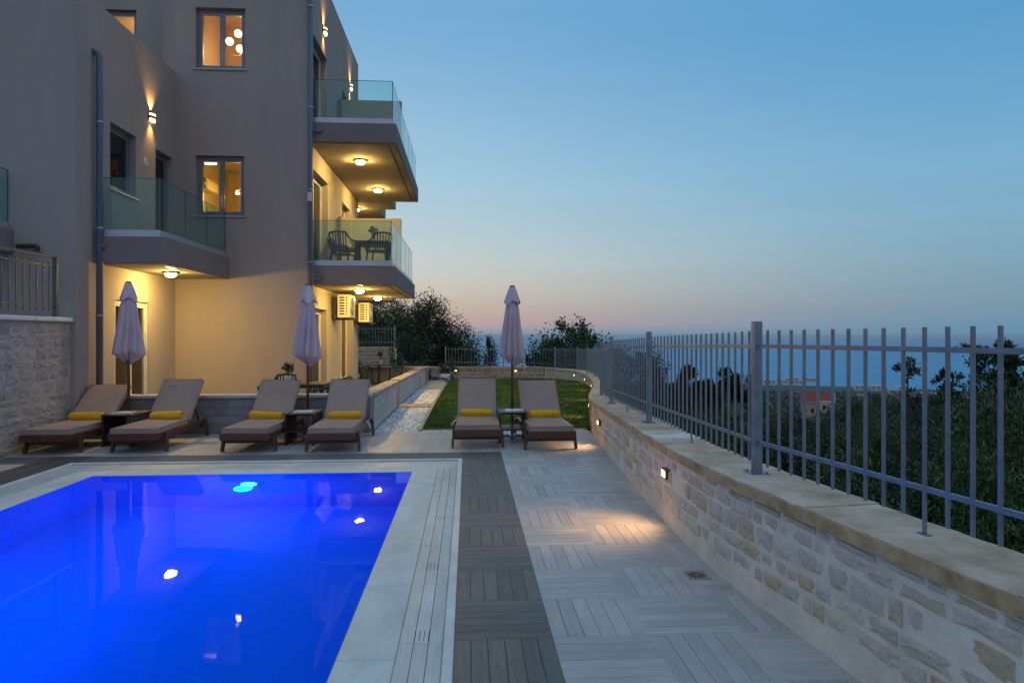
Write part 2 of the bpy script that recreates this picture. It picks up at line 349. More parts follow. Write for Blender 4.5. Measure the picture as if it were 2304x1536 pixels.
# ------------------------------------------------------------------ mesh helpers
class MB:
    def __init__(s): s.v = []; s.f = []
    def quad(s, a, b, c, d):
        i = len(s.v); s.v += [tuple(a), tuple(b), tuple(c), tuple(d)]; s.f.append((i, i+1, i+2, i+3)); return s
    def box(s, x0, x1, y0, y1, z0, z1):
        i = len(s.v)
        s.v += [(x0, y0, z0), (x1, y0, z0), (x1, y1, z0), (x0, y1, z0), (x0, y0, z1), (x1, y0, z1), (x1, y1, z1), (x0, y1, z1)]
        s.f += [(i, i+3, i+2, i+1), (i+4, i+5, i+6, i+7), (i, i+1, i+5, i+4), (i+1, i+2, i+6, i+5), (i+2, i+3, i+7, i+6), (i+3, i, i+4, i+7)]
        return s
    def obox(s, c, size, mat3):
        i = len(s.v); c = Vector(c)
        for sx, sy, sz in ((-1, -1, -1), (1, -1, -1), (1, 1, -1), (-1, 1, -1), (-1, -1, 1), (1, -1, 1), (1, 1, 1), (-1, 1, 1)):
            s.v.append(tuple(c + mat3 @ Vector((sx*size[0]/2, sy*size[1]/2, sz*size[2]/2))))
        s.f += [(i, i+3, i+2, i+1), (i+4, i+5, i+6, i+7), (i, i+1, i+5, i+4), (i+1, i+2, i+6, i+5), (i+2, i+3, i+7, i+6), (i+3, i, i+4, i+7)]
        return s
    def bar(s, a, b, w, h, up=(0, 0, 1)):
        a = Vector(a); b = Vector(b); d = b-a; y = d.normalized(); x = y.cross(Vector(up))
        if x.length < 1e-4: x = y.cross(Vector((1, 0, 0)))
        x.normalize(); z = x.cross(y)
        return s.obox((a+b)/2, (w, d.length, h), Matrix((x, y, z)).transposed())
    def tube(s, pts, r, n=8, cap=True):
        pts = [Vector(p) for p in pts]; rings = []
        rr = r if isinstance(r, (list, tuple)) else [r]*len(pts)
        px = None
        for k, p in enumerate(pts):
            d = (pts[min(k+1, len(pts)-1)]-pts[max(k-1, 0)]).normalized()
            x = px-d*px.dot(d) if px is not None else d.cross(Vector((0, 0, 1)) if abs(d.z) < .9 else Vector((1, 0, 0)))
            x.normalize(); px = x; y = d.cross(x); i = len(s.v)
            for j in range(n):
                a = 2*math.pi*j/n; s.v.append(tuple(p+(x*math.cos(a)+y*math.sin(a))*rr[k]))
            rings.append(i)
        for a, b in zip(rings, rings[1:]):
            for j in range(n): s.f.append((a+j, a+(j+1) % n, b+(j+1) % n, b+j))
        if cap: s.f.append(tuple(rings[0]+j for j in range(n))[::-1]); s.f.append(tuple(rings[-1]+j for j in range(n)))
        return s
    def lathe(s, prof, n=16, c=(0, 0, 0)):
        rings = []
        for r, z in prof:
            rings.append(len(s.v))
            for j in range(n):
                a = 2*math.pi*j/n; s.v.append((c[0]+r*math.cos(a), c[1]+r*math.sin(a), c[2]+z))
        for a, b in zip(rings, rings[1:]):
            for j in range(n): s.f.append((a+j, a+(j+1) % n, b+(j+1) % n, b+j))
        s.f.append(tuple(rings[0]+j for j in range(n))[::-1]); s.f.append(tuple(rings[-1]+j for j in range(n)))
        return s
    def poly_prism(s, pts, z0, z1):
        n = len(pts); i = len(s.v)
        s.v += [(x, y, z0) for x, y in pts]+[(x, y, z1) for x, y in pts]
        s.f.append(tuple(range(i+n-1, i-1, -1))); s.f.append(tuple(range(i+n, i+2*n)))
        for k in range(n): s.f.append((i+k, i+(k+1) % n, i+n+(k+1) % n, i+n+k))
        return s
    def mesh(s, name, bevel=0, smooth=False, segs=1):
        me = bpy.data.meshes.new(name); me.from_pydata(s.v, [], s.f)
        if bevel:
            bm = bmesh.new(); bm.from_mesh(me)
            bmesh.ops.bevel(bm, geom=bm.edges[:], offset=bevel, segments=segs, affect='EDGES', profile=.5, clamp_overlap=True)
            bm.to_mesh(me); bm.free()
        if smooth: me.shade_smooth()
        me.update(); return me
    def build(s, name, mat, parent=None, world=False, bevel=0, smooth=False, segs=1, kind=None):
        return link(name, s.mesh(name, bevel, smooth, segs), mat, parent, world, kind)

def link(name, me, mat, parent=None, world=False, kind=None, loc=None, rot=None, scale=None):
    if mat is not None and len(me.materials) == 0: me.materials.append(mat)
    o = bpy.data.objects.new(name, me); COL.objects.link(o)
    if parent is not None:
        o.parent = parent
        if world: o.location = -parent_world(parent)
    if loc is not None: o.location = loc
    if rot is not None: o.rotation_euler = rot
    if scale is not None: o.scale = scale
    if kind: o['kind'] = kind
    return o

def parent_world(p):
    v = Vector((0, 0, 0))
    while p is not None: v = v+p.location; p = p.parent
    return v

def tag(o, label, cat, group=None, kind=None):
    o['label'] = label; o['category'] = cat
    if group: o['group'] = group
    if kind: o['kind'] = kind
    return o

def thing(name, loc, label, cat, group=None, rz=0):
    o = bpy.data.objects.new(name, None); COL.objects.link(o); o.location = loc; o.rotation_euler = (0, 0, rz)
    o.empty_display_size = .1
    return tag(o, label, cat, group)

def kids(o): return [c for c in bpy.data.objects if c.parent == o]
def copy_tree(o, parent=None, allk=None):
    if allk is None:
        allk = {}
        for c in bpy.data.objects:
            if c.parent: allk.setdefault(c.parent.name, []).append(c)
    c = o.copy(); COL.objects.link(c)
    if parent is not None: c.parent = parent
    for ch in allk.get(o.name, []): copy_tree(ch, c, allk)
    return c

def struct(o): o['kind'] = 'structure'; return o

def lerp_tab(tab, x):
    if x <= tab[0][0]: return tab[0][1]
    for (a, va), (b, vb) in zip(tab, tab[1:]):
        if x <= b: return va+(vb-va)*(x-a)/(b-a)
    return tab[-1][1]

def zg(y):          # garden and terrace level, falling gently away from the deck
    return 0.0 if y < 12 else -0.0011*(y-12)**2

# ------------------------------------------------------------------ terrain, sea
def hz(r):
    return lerp_tab([(0, -2.3), (6, -2.6), (20, -4.2), (60, -9.5), (150, -19.5), (260, -30.5), (500, -47), (900, -70), (1200, -85), (1400, -96), (1500, -101), (1800, -110)], r)
def terrain_z(x, y):
    dx = max(x-2.5, 0, -30-x); dy = max(y-34, 0, -30-y)
    r = math.hypot(dx, dy)
    z = hz(r)
    if r > 8: z += min(1, (r-8)/60)*1.6*(math.sin(x*.031+1)*math.cos(y*.027)+.6*math.sin(x*.083)*math.sin(y*.071+2))*min(1, max(0, (1450-r)/300))
    if y > 34 and x < 8: z = max(z, -2.3-.05*(y-34)) if r < 40 else z
    return z
def build_terrain():
    rs = [0]+list(np.geomspace(3, 1800, 62)); na = 144
    mb = MB(); mb.v.append((0, 10, terrain_z(0, 10)))
    for r in rs[1:]:
        for j in range(na):
            a = 2*math.pi*j/na; x = r*math.sin(a); y = 10+r*math.cos(a); mb.v.append((x, y, terrain_z(x, y)))
    for j in range(na): mb.f.append((0, 1+(j+1) % na, 1+j))
    for k in range(len(rs)-2):
        b = 1+k*na
        for j in range(na): mb.f.append((b+j, b+(j+1) % na, b+na+(j+1) % na, b+na+j))
    struct(mb.build('hillside', MAT['soil'], smooth=True))
    sea = MB()
    n = 96
    sea.v = [(0, 0, -98)]+[(30000*math.sin(2*math.pi*j/n), 30000*math.cos(2*math.pi*j/n), -98) for j in range(n)]
    sea.f = [(0, 1+(j+1) % n, 1+j) for j in range(n)]
    struct(sea.build('sea', MAT['sea']))
build_terrain()

# ------------------------------------------------------------------ paving
T = .525
YS = 3.6
GAP = .0014
def plank_mesh(name, w, l):
    mb = MB(); a = w/2-GAP; b = l/2-GAP; c = .0015; z0, z1 = -.02, 0.
    mb.v = [(-a, -b, z0), (a, -b, z0), (a, b, z0), (-a, b, z0), (-a, -b, z1-c), (a, -b, z1-c), (a, b, z1-c), (-a, b, z1-c),
            (-a+c, -b+c, z1), (a-c, -b+c, z1), (a-c, b-c, z1), (-a+c, b-c, z1)]
    for i in (0, 4):
        for j in range(4): mb.f.append((i+j, i+(j+1) % 4, i+4+(j+1) % 4, i+4+j))
    mb.f.append((8, 9, 10, 11)); return mb.mesh(name)
def rect_sheet(name, rects, z, mat, zb=-.25):
    mb = MB()
    for x0, x1, y0, y1 in rects: mb.box(x0, x1, y0, y1, zb, z)
    return mb.build(name, mat)
base = [(-9, -4.95, -3, 8.85), (-.07, 3.4, -3, 8.85), (-9, 3.4, 8.85, 11.37)]
deck = struct(rect_sheet('pale_paving', base, -.0055, MAT['grout']))
dstrip = struct(bpy.data.objects.new('dark_paving_strip', None)); COL.objects.link(dstrip)

def wall_inner_x(y):
    return lerp_tab([(-1, 2.42), (0, 2.27), (1, 2.1), (2, 1.94), (2.9, 1.83), (3.2, 1.80), (3.57, 1.762), (4.2, 1.69), (4.6, 1.675), (5.14, 1.665), (6.16, 1.70), (7.35, 1.771), (9.1, 1.872), (10.53, 1.97), (12.5, 2.28)], y)

PW = T/6
PM = plank_mesh('plank', PW, T)
PM.materials.append(MAT['plank']); DM = PM.copy(); DM.materials.clear(); DM.materials.append(MAT['dplank'])
far_pale, far_dark = MB(), MB(); tone_p, tone_d = [], []
def far_plank(mb, tones, cx, cy, w, l, vert):
    a, b = (w/2-GAP, l/2-GAP) if vert else (l/2-GAP, w/2-GAP)
    i = len(mb.v); mb.v += [(cx-a, cy-b, 0), (cx+a, cy-b, 0), (cx+a, cy+b, 0), (cx-a, cy+b, 0), (cx-a, cy-b, -.02), (cx+a, cy-b, -.02), (cx+a, cy+b, -.02), (cx-a, cy+b, -.02)]
    mb.f += [(i, i+1, i+2, i+3), (i, i+4, i+5, i+1), (i+1, i+5, i+6, i+2), (i+2, i+6, i+7, i+3), (i+3, i+7, i+4, i)]
    tones += [random.random()]*8
def tile(cx, cy, vert, near, dark):
    for k in range(6):
        o = (k-2.5)*PW
        x, y = (cx+o, cy) if vert else (cx, cy+o)
        if not dark and (x-.3*PW if vert else x-T/2) > wall_inner_x(y)+.05: continue
        if near:
            link('plank', DM if dark else PM, None, dstrip if dark else deck, loc=(x, y, 0), rot=(0, 0, (0 if vert else R(90))+(R(180) if random.random() < .5 else 0)))
        else:
            far_plank(far_dark if dark else far_pale, tone_d if dark else tone_p, x, y, PW, T, vert)
for r in range(-11, 15):
    y = YS+(r+.5)*T
    near = -1 <= r < 10
    if y-T/2 < 8.9:
        tile(-.07+.26, y, r % 2 == 1, near, True)
        tile(-5.21, y, r % 2 == 1, False, True)
    elif r == 10:
        for c in range(0, 12): tile(-.07+.26-c*T, y, c % 2 == 0, False, True)
    for c in range(3):
        tile(.45+(c+.5)*.52, y, (r+c) % 2 == 0, near, False)
    if y > 9.38:
        for c in range(13): tile(.45-(c+.5)*T, y, (r+c) % 2 == 1, False, False)
    if r < 10:
        for c in range(2): tile(-5.47-(c+.5)*T, y, (r+c) % 2 == 0, False, False)
def finish_far(mb, tones, name, mat, parent):
    me = mb.mesh(name); at = me.attributes.new('tone', 'FLOAT', 'POINT'); at.data.foreach_set('value', tones)
    link(name, me, mat, parent, kind='stuff')
finish_far(far_pale, tone_p, 'plank_field', MAT['plankfar'], deck)
finish_far(far_dark, tone_d, 'plank_field', MAT['dplankfar'], dstrip)
# grout bed is the pale paving sheet; the dark strip lies on the same bed

# ------------------------------------------------------------------ pool
PX0, PX1, PY0, PY1 = -4.30, -.66, -2.2, 8.13
WZ = -.019
pool = thing('swimming_pool', (-2.5, 3, -1.5), 'blue lit swimming pool with pale stone rim beside the loungers', 'pool')
mb = MB()
mb.quad((PX0, PY0, -1.5), (PX1, PY0, -1.5), (PX1, PY1, -1.5), (PX0, PY1, -1.5))
mb.quad((PX0, PY0, -1.5), (PX0, PY1, -1.5), (PX0, PY1, -.0135), (PX0, PY0, -.0135))
mb.quad((PX1, PY1, -1.5), (PX1, PY0, -1.5), (PX1, PY0, -.0135), (PX1, PY1, -.0135))
mb.quad((PX0, PY1, -1.5), (PX1, PY1, -1.5), (PX1, PY1, -.0135), (PX0, PY1, -.0135))
mb.quad((PX1, PY0, -1.5), (PX0, PY0, -1.5), (PX0, PY0, -.0135), (PX1, PY0, -.0135))
mb.build('basin', MAT['basin'], pool, True)
mb = MB(); nx, ny = 1, 1
mb.quad((PX0-.001, PY0, WZ), (PX1+.001, PY0, WZ), (PX1+.001, PY1+.001, WZ), (PX0-.001, PY1+.001, WZ))
struct(mb.build('water', MAT['water']))
# rim: bed, stone slabs, three rows of gutter planks, raised lip
bed = MB()
for x0, x1, y0, y1 in [(-4.95, PX0-.004, PY0, 8.85), (PX1+.004, -.07, PY0, 8.85), (PX0-.004, PX1+.004, PY1+.004, 8.85)]: bed.box(x0, x1, y0, y1, -.3, -.048)
bed.build('rim_bed', MAT['grout'], pool, True)
def slab(x0, x1, y0, y1, z, name='coping_slab', mat='coping', b=.006, th=.05):
    g = .0015
    mb = MB(); mb.box(x0+g, x1-g, y0+g, y1-g, z-th, z); return mb.build(name, MAT[mat], pool, True, bevel=b)
y = PY1+.30; k = 0
edges = [8.13]
while edges[-1] > -2.0: edges.append(edges[-1]-(1.02 if len(edges) > 1 else .62))
for a, b in zip(edges, edges[1:]):
    slab(PX1-.0005, -.36, b, a, -.012)
    slab(-4.62, PX0+.0005, b, a, -.012)
xs = list(np.linspace(-4.62, -.36, 6))
for a, b in zip(xs, xs[1:]): slab(a, b, PY1-.0005, 8.43, -.012)
def gplank(x0, x1, y0, y1):
    slab(x0, x1, y0, y1, -.010, 'gutter_plank', 'rimplank', .0015, .03)
for c in range(3):
    x0 = -.36+c*.0768
    for r in range(-3, 11):
        yb = YS+r*T*1.6
        gplank(x0, x0+.0768, yb, min(yb+T*1.6, 8.428)) if yb < 8.4 else None
    x0 = -4.62-(c+1)*.088
    for r in range(-3, 10):
        yb = YS+r*T*1.6
        if yb < 8.4: gplank(x0, x0+.088, yb, min(yb+T*1.6, 8.428))
for c in range(3):
    y0 = 8.43+c*.115
    for q in range(5):
        a = -4.886+q*.9512; gplank(a, a+.9512, y0, y0+.113)
# narrow slots at the gutter planks: dark strips on top, coloured as their shade
for c, yb in enumerate([3.62, 4.72, 5.98, 7.6]):
    for s in range(4):
        mb = MB(); x = -.283+s*.0245; mb.box(x-.0016, x+.0016, yb, yb+.13, -.0115, -.0092); mb.build('drain_slot', MAT['slotshade'], pool, True)
lip = MB(); lip.box(-.128, -.072, PY0, 8.80, -.03, .012); lip.build('rim_lip', MAT['lip'], pool, True, bevel=.006)
lip = MB(); lip.box(-4.948, -.072, 8.80, 8.848, -.03, .012); lip.build('rim_lip', MAT['lip'], pool, True, bevel=.006)
lip = MB(); lip.box(-4.948, -4.892, PY0, 8.799, -.03, .012); lip.build('rim_lip', MAT['lip'], pool, True, bevel=.006)

def pool_lamp(x, y, z, d):
    o = thing('pool_lamp', (x, y, z), POOL_L.pop(0), 'pool lamp', 'round lamps in the pool walls')
    dv = Vector(d)
    me = MB().lathe([(.001, .018), (.06, .018), (.105, .012), (.125, 0)], 24).mesh('lens', smooth=False)
    rot = dv.to_track_quat('Z', 'Y').to_euler()
    link('lens', me, MAT['poolled'], o, rot=rot)
    ring = MB().lathe([(.126, 0), (.15, 0), (.15, .012), (.126, .014)], 24).mesh('rim'); link('rim', ring, MAT['steel'], o, rot=rot)
    la = bpy.data.lights.new('pool_light', 'POINT'); la.energy = POOL_E.pop(0); la.color = (.0, .052, 1.0); la.shadow_soft_size = .1
    lo = bpy.data.objects.new('pool_light', la); COL.objects.link(lo); lo.parent = o; lo.location = dv*.22
POOL_L = ['glowing round lamp under water in the far pool wall', 'round underwater lamp in the left pool wall', 'round underwater lamp in the pool wall nearest the camera']
POOL_E = [95, 200, 62]
pool_lamp(-2.54, PY1-.005, -.52, (0, -1, 0))
pool_lamp(PX0+.005, 5.0, -.70, (1, 0, 0))
pool_lamp(-2.2, PY0+.005, -.62, (0, 1, 0))

# floor drains
def drain(x, y, label):
    o = thing('floor_drain', (x, y, 0), label, 'drain', 'steel floor drains in the paving')
    s = .075
    MB().box(-s, s, -s, s, -.004, .004).build('plate', MAT['steel'], o, bevel=.002)
    for k in range(12):
        a = 2*math.pi*k/12; d = Vector((math.cos(a), math.sin(a), 0))
        if k % 2 == 0: MB().bar(d*.016+Vector((0, 0, .0042)), d*.058+Vector((0, 0, .0042)), .009, .0016).build('slot', MAT['slotshade'], o)  # dark bars on the plate, coloured as the shade in its openings
        else: MB().bar(d*.028+Vector((0, 0, .0042)), d*.058+Vector((0, 0, .0042)), .007, .0016).build('slot', MAT['slotshade'], o)
drain(1.523, 4.462, 'small square steel floor drain with star slots near the stone wall')
drain(1.72, 9.95, 'small floor drain beside the lounger near the curved wall')

# ------------------------------------------------------------------ stones
def stone_mesh(name, seed, rough=.16):
    """rough quarried block: X along the wall, Y into the wall, Z up; unit size, face towards -Y"""
    rnd = random.Random(seed); mb = MB(); pts = []
    c = [rnd.uniform(.02, rough*1.2) for _ in range(4)]
    cor = [(-.5, -.5), (.5, -.5), (.5, .5), (-.5, .5)]
    for k in range(4):
        (x0, z0), (x1, z1) = cor[k], cor[(k+1) % 4]
        pv = cor[k-1]
        ca, cb = c[k]*rnd.uniform(.4, 1.3), c[k]*rnd.uniform(.4, 1.3)
        pts.append((x0+(pv[0]-x0)*ca, z0+(pv[1]-z0)*ca)); pts.append((x0+(x1-x0)*cb, z0+(z1-z0)*cb))
        for t in (.38, .68):
            q = rnd.uniform(-.02, .045); pts.append((x0+(x1-x0)*t-(z1-z0)*q, z0+(z1-z0)*t+(x1-x0)*q))
    n = len(pts); tilt, tl2 = rnd.uniform(-.25, .25), rnd.uniform(-.3, .3)
    f = lambda x, z: tilt*x+tl2*z+rnd.uniform(-.13, .13)
    out = [(x, 1.0, z) for x, z in pts]; face = [(x*rnd.uniform(.94, .985), .18+f(x, z), z*rnd.uniform(.90, .97)) for x, z in pts]
    m = 6; inner = [(.27*math.cos(2*math.pi*k/m+.4)*rnd.uniform(.8, 1.2), f(0, 0)-.02, .25*math.sin(2*math.pi*k/m+.4)*rnd.uniform(.8, 1.2)) for k in range(m)]
    mb.v = out+face+inner+[(0, f(0, 0)-.05, 0)]
    for k in range(n): mb.f.append((k, (k+1) % n, n+(k+1) % n, n+k))
    ang = lambda v: math.atan2(v[2], v[0]) % (2*math.pi)
    ia = [ang(v) for v in inner]
    near = lambda v: min(range(m), key=lambda q: abs((ang(v)-ia[q]+math.pi) % (2*math.pi)-math.pi))
    for k in range(n):
        j = (k+1) % n; a_, b_ = near(face[k]), near(face[j])
        mb.f.append((n+k, n+j, 2*n+a_))
        while a_ != b_: mb.f.append((n+j, 2*n+(a_+1) % m, 2*n+a_)); a_ = (a_+1) % m
    for q in range(m): mb.f.append((2*n+q, 2*n+(q+1) % m, 2*n+m))
    return mb.mesh(name)
def block_mesh(name, seed):
    rnd = random.Random(seed); mb = MB(); j = lambda: rnd.uniform(-.03, .03)
    o = [(-.5, 1, -.5), (.5, 1, -.5), (.5, 1, .5), (-.5, 1, .5)]
    f = [(-.485+j()*.3, .0, -.465+j()*.4), (.485+j()*.3, .1*rnd.random(), -.465+j()*.4), (.485+j()*.3, .1*rnd.random(), .465+j()*.4), (-.485+j()*.3, 0, .465+j()*.4)]
    mb.v = o+f+[(0, -.12, 0)]
    for k in range(4): mb.f += [(k, (k+1) % 4, 4+(k+1) % 4, 4+k), (4+k, 4+(k+1) % 4, 8)]
    return mb.mesh(name)
def meshset(mat, fn, n, seed0):
    r = []
    for i in range(n):
        me = fn('stone', seed0+i); me.materials.append(MAT[mat]); r.append(me)
    return r
ST_R = meshset('stone', stone_mesh, 9, 10)
ST_L = meshset('stoneL', stone_mesh, 7, 40)
ST_G = meshset('stoneG', block_mesh, 5, 60)
ST_A = meshset('ashlar', block_mesh, 5, 80)
ST_S = meshset('slatestone', block_mesh, 5, 90)

def put_stone(parent, meshes, p, into, w, h, proud, name='stone'):
    """p: centre on the wall face, into: unit horizontal vector into the wall"""
    into = Vector(into).normalized(); a = into.cross(Vector((0, 0, 1)))
    rz = math.atan2(a.y, a.x)
    o = link(name, random.choice(meshes), None, parent)
    o.location = Vector(p)-into*proud-parent_world(parent)
    o.rotation_euler = (0, 0, rz); o.scale = (w, proud+.03, h)
    return o
def courses(parent, meshes, P, u0, u1, v0, v1, hmin, hmax, wmin, wmax, proud, joint=.016, skip=0.0, rnd=random, vtop=None):
    """P(u, v) -> (point, into). Fills u0..u1 x v0..v1 with courses of stones"""
    v = v0; n = 0
    while v < v1-.03:
        h = min(rnd.uniform(hmin, hmax), v1-v)
        if v1-(v+h) < hmin*.5: h = v1-v
        u = u0-rnd.uniform(0, wmin*.4)
        while u < u1-.02:
            w = rnd.uniform(wmin, wmax)*(1.0 if h < hmax*.8 else .85)
            a, b = max(u, u0), min(u+w, u1)
            if b-a > .05 and rnd.random() > skip:
                p, into = P((a+b)/2, v+h/2)
                top = vtop((a+b)/2) if vtop else 9
                if v+h <= top+.01:
                    put_stone(parent, meshes, p, into, (b-a)-joint, h-joint, rnd.uniform(*proud)); n += 1
            u += w
        v += h
    return n

# ------------------------------------------------------------------ curved garden wall with fence
CURVE = [(2.42, -1), (2.27, 0), (2.1, 1), (1.94, 2), (1.83, 2.9), (1.762, 3.57), (1.69, 4.2), (1.665, 5.14), (1.70, 6.16), (1.771, 7.35), (1.872, 9.1), (1.97, 10.53),
         (2.28, 12.6), (2.80, 15.2), (3.30, 17.6), (3.78, 20.5), (4.12, 23), (4.38, 26), (4.42, 28.2), (4.2, 30.1), (3.6, 31.6), (2.7, 32.4), (1.5, 32.75), (0, 32.85), (-2, 32.85), (-3.4, 32.85)]
ZTOP = [(-3, .72), (0, .72), (4.3, .70), (7.3, .65), (10.2, .586), (12.7, .478), (15.4, .36), (20.7, .246), (23.2, .2), (26.3, .156), (28.5, .13), (31, .085), (33, .09)]
def catmull(pts, step):
    out = []
    P = [Vector(p) for p in pts]
    for i in range(len(P)-1):
        p0 = P[max(i-1, 0)]; p1 = P[i]; p2 = P[i+1]; p3 = P[min(i+2, len(P)-1)]
        n = max(2, int((p2-p1).length/step))
        for k in range(n):
            t = k/n
            out.append(.5*((2*p1)+(p2-p0)*t+(2*p0-5*p1+4*p2-p3)*t*t+(3*p1-p0-3*p2+p3)*t**3))
    out.append(P[-1]); return out
class Path:
    def __init__(s, pts, step=.15):
        s.p = catmull(pts, step); s.s = [0]
        for a, b in zip(s.p, s.p[1:]): s.s.append(s.s[-1]+(b-a).length)
        s.len = s.s[-1]
    def at(s, d, off=0.0):
        d = max(0, min(s.len-1e-6, d)); i = np.searchsorted(s.s, d, side='right')-1; i = min(i, len(s.p)-2)
        t = (d-s.s[i])/(s.s[i+1]-s.s[i]); q = s.p[i].lerp(s.p[i+1], t)
        a = s.p[max(i-1, 0)]; b = s.p[min(i+2, len(s.p)-1)]; tg = (b-a).normalized()
        rt = Vector((tg.y, -tg.x))        # right of travel = into the wall
        return q+rt*off, tg, rt
WP = Path(CURVE)
def zt(d): return lerp_tab(ZTOP, WP.at(d)[0].y)
def s_at_y(y): return WP.s[min(range(len(WP.p)), key=lambda i: abs(WP.p[i].y-y) if WP.p[i].x > -9 else 99)]
gw = thing('garden_wall', (1.8, 4, 0), 'long curved stone wall with tan coping along the deck and lawn', 'wall')
def strip_solid(path, d0, d1, step, off0, off1, zb, ztf, name, mat, parent, jag=0.0, smooth=False):
    """solid following the path between offsets off0..off1 (0 = inner face)"""
    mb = MB(); n = max(2, int((d1-d0)/step)); prev = None
    for k in range(n+1):
        d = d0+(d1-d0)*k/n; a = path.at(d, off0+(random.uniform(-jag, jag) if jag else 0))[0]; b = path.at(d, off1+(random.uniform(-jag, jag)*1.5 if jag else 0))[0]
        z1 = ztf(d)+(random.uniform(-jag, jag)*.4 if jag else 0); z0 = zb(d) if callable(zb) else zb
        i = len(mb.v); mb.v += [(a.x, a.y, z0), (a.x, a.y, z1), (b.x, b.y, z1), (b.x, b.y, z0)]
        if prev is not None:
            for e in range(4): mb.f.append((prev+e, prev+(e+1) % 4, i+(e+1) % 4, i+e))
        else: mb.f.append((i, i+1, i+2, i+3))
        prev = i
    mb.f.append((prev+3, prev+2, prev+1, prev))
    bm = bmesh.new(); me = bpy.data.meshes.new(name); me.from_pydata(mb.v, [], mb.f); bm.from_mesh(me); bmesh.ops.recalc_face_normals(bm, faces=bm.faces); bm.to_mesh(me); bm.free()
    if smooth: me.shade_smooth()
    return link(name, me, MAT[mat], parent, True)
strip_solid(WP, 0, WP.len, .25, 0, .36, -2.6, lambda d: zt(d)-.075, 'wall_body', 'mortar', gw)
d = 0.0; k = 0
while d < WP.len-.05:
    ln = random.choice((1.25, 1.6, 2.0)) if WP.at(d)[0].y < 12 else random.uniform(.9, 1.4)
    e = min(WP.len, d+ln)
    dz = random.uniform(-.003, .004)
    strip_solid(WP, d+.004, e-.004, .12, -.035, .405, lambda q: zt(q)-.074, lambda q, dz=dz: zt(q)+dz, 'coping_slab', 'tan', gw, jag=.006)
    d = e
strip_solid(WP, 0.05, s_at_y(12.0), .05, -.041, -.03, lambda q: zt(q)-.070+random.uniform(-.004, .004), lambda q: zt(q)-.006+random.uniform(-.005, .003), 'coping_edge', 'tanedge', gw, jag=.004)
# mortar patch where two slabs meet
pd = s_at_y(6.15); strip_solid(WP, pd-.15, pd+.12, .06, -.02, .39, lambda q: zt(q)-.07, lambda q: zt(q)+.007, 'mortar_patch', 'lip', gw, jag=.012)
rs = random.Random(5)
sA, sB = 0.6, s_at_y(11.4)
courses(gw, ST_R, lambda u, v: ((*WP.at(u)[0], v), (*WP.at(u)[2], 0)), sA, sB, .14, .62, .05, .145, .10, .34, (.003, .016), joint=.016, skip=.08, rnd=rs, vtop=lambda u: zt(u)-.085)
# far wall facing the deck: larger squared stones
sC = s_at_y(31.6)
courses(gw, ST_G, lambda u, v: ((*WP.at(u)[0], v), (*WP.at(u)[2], 0)), sC, WP.len, -.50, .02, .11, .17, .22, .55, (.01, .03), joint=.02, skip=.02, rnd=rs, vtop=lambda u: zt(u)-.07)
# rubble facing of the curve along the lawn: too small and many to pick apart singly
mb = MB(); rb = random.Random(3)
dd = sB
while dd < sC:
    y0 = WP.at(dd)[0].y; v = zg(y0)-.05
    while v < zt(dd)-.1:
        h = rb.uniform(.06, .12); w = rb.uniform(.09, .2); u = dd+rb.uniform(-.05, .05)
        q, tg, rt = WP.at(u); c = Vector((q.x, q.y, v+h/2)); a = Vector((tg.x, tg.y, 0))*w*.46; up = Vector((0, 0, h*.45)); ou = -Vector((rt.x, rt.y, 0))*rb.uniform(.008, .03); i = len(mb.v)
        jj = lambda: rb.uniform(.7, 1.05)
        mb.v += [tuple(c-a*jj()-up*jj()), tuple(c+a*jj()-up*jj()), tuple(c+a*jj()+up*jj()), tuple(c-a*jj()+up*jj()), tuple(c+ou)]
        mb.f += [(i, i+1, i+4), (i+1, i+2, i+4), (i+2, i+3, i+4), (i+3, i, i+4)]
        v += h
    dd += .15
mb.build('rubble_facing', MAT['stoneG'], gw, True, kind='stuff')

# fence along the wall
def fence_post(parent, p, zb, zt_, w, rz, plate=True):
    o = link('post', POSTM, None, parent); o.location = Vector((p[0], p[1], zb))-parent_world(parent); o.rotation_euler = (0, 0, rz)
    o.scale = (w/.06, w/.06, (zt_-zb))
    if plate:
        q = link('base_plate', PLATEM, None, parent); q.location = Vector((p[0], p[1], zb))-parent_world(parent); q.rotation_euler = (0, 0, rz)
POSTM = MB().box(-.03, .03, -.03, .03, 0, 1).mesh('post'); POSTM.materials.append(MAT['metalp'])
pm = MB().box(-.075, .075, -.06, .06, .001, .009)
for sx in (-.055, .055):
    for sy in (-.042, .042): pm.lathe([(.009, .009), (.009, .018), (.005, .02)], 6, (sx, sy, 0))
PLATEM = pm.mesh('base_plate'); PLATEM.materials.append(MAT['metalp'])
BALM = MB().box(-.0085, .0085, -.0085, .0085, 0, 1).mesh('baluster'); BALM.materials.append(MAT['metal'])
FOOTM = MB().box(-.03, .03, -.015, .015, 0.001, .006).mesh('foot_plate'); FOOTM.materials.append(MAT['metalp'])
fn = thing('garden_fence', (1.9, 4, .7), 'long galvanised bar fence standing on the curved wall coping', 'fence')
OFF = .20
post_y = [1.55, 4.29, 7.29, 10.05, 12.66, 15.33, 17.95, 20.59, 23.2, 26.0, 28.6]
post_s = [s_at_y(y) for y in post_y]
d = post_s[-1]
while d+2.4 < WP.len: d += 2.75; post_s.append(min(d, WP.len-.03))
post_s = [0.05]+post_s
for a in post_s:
    q, tg, rt = WP.at(a, OFF); z = zt(a)
    fence_post(fn, q, z, z+.99, .052, math.atan2(tg.y, tg.x))
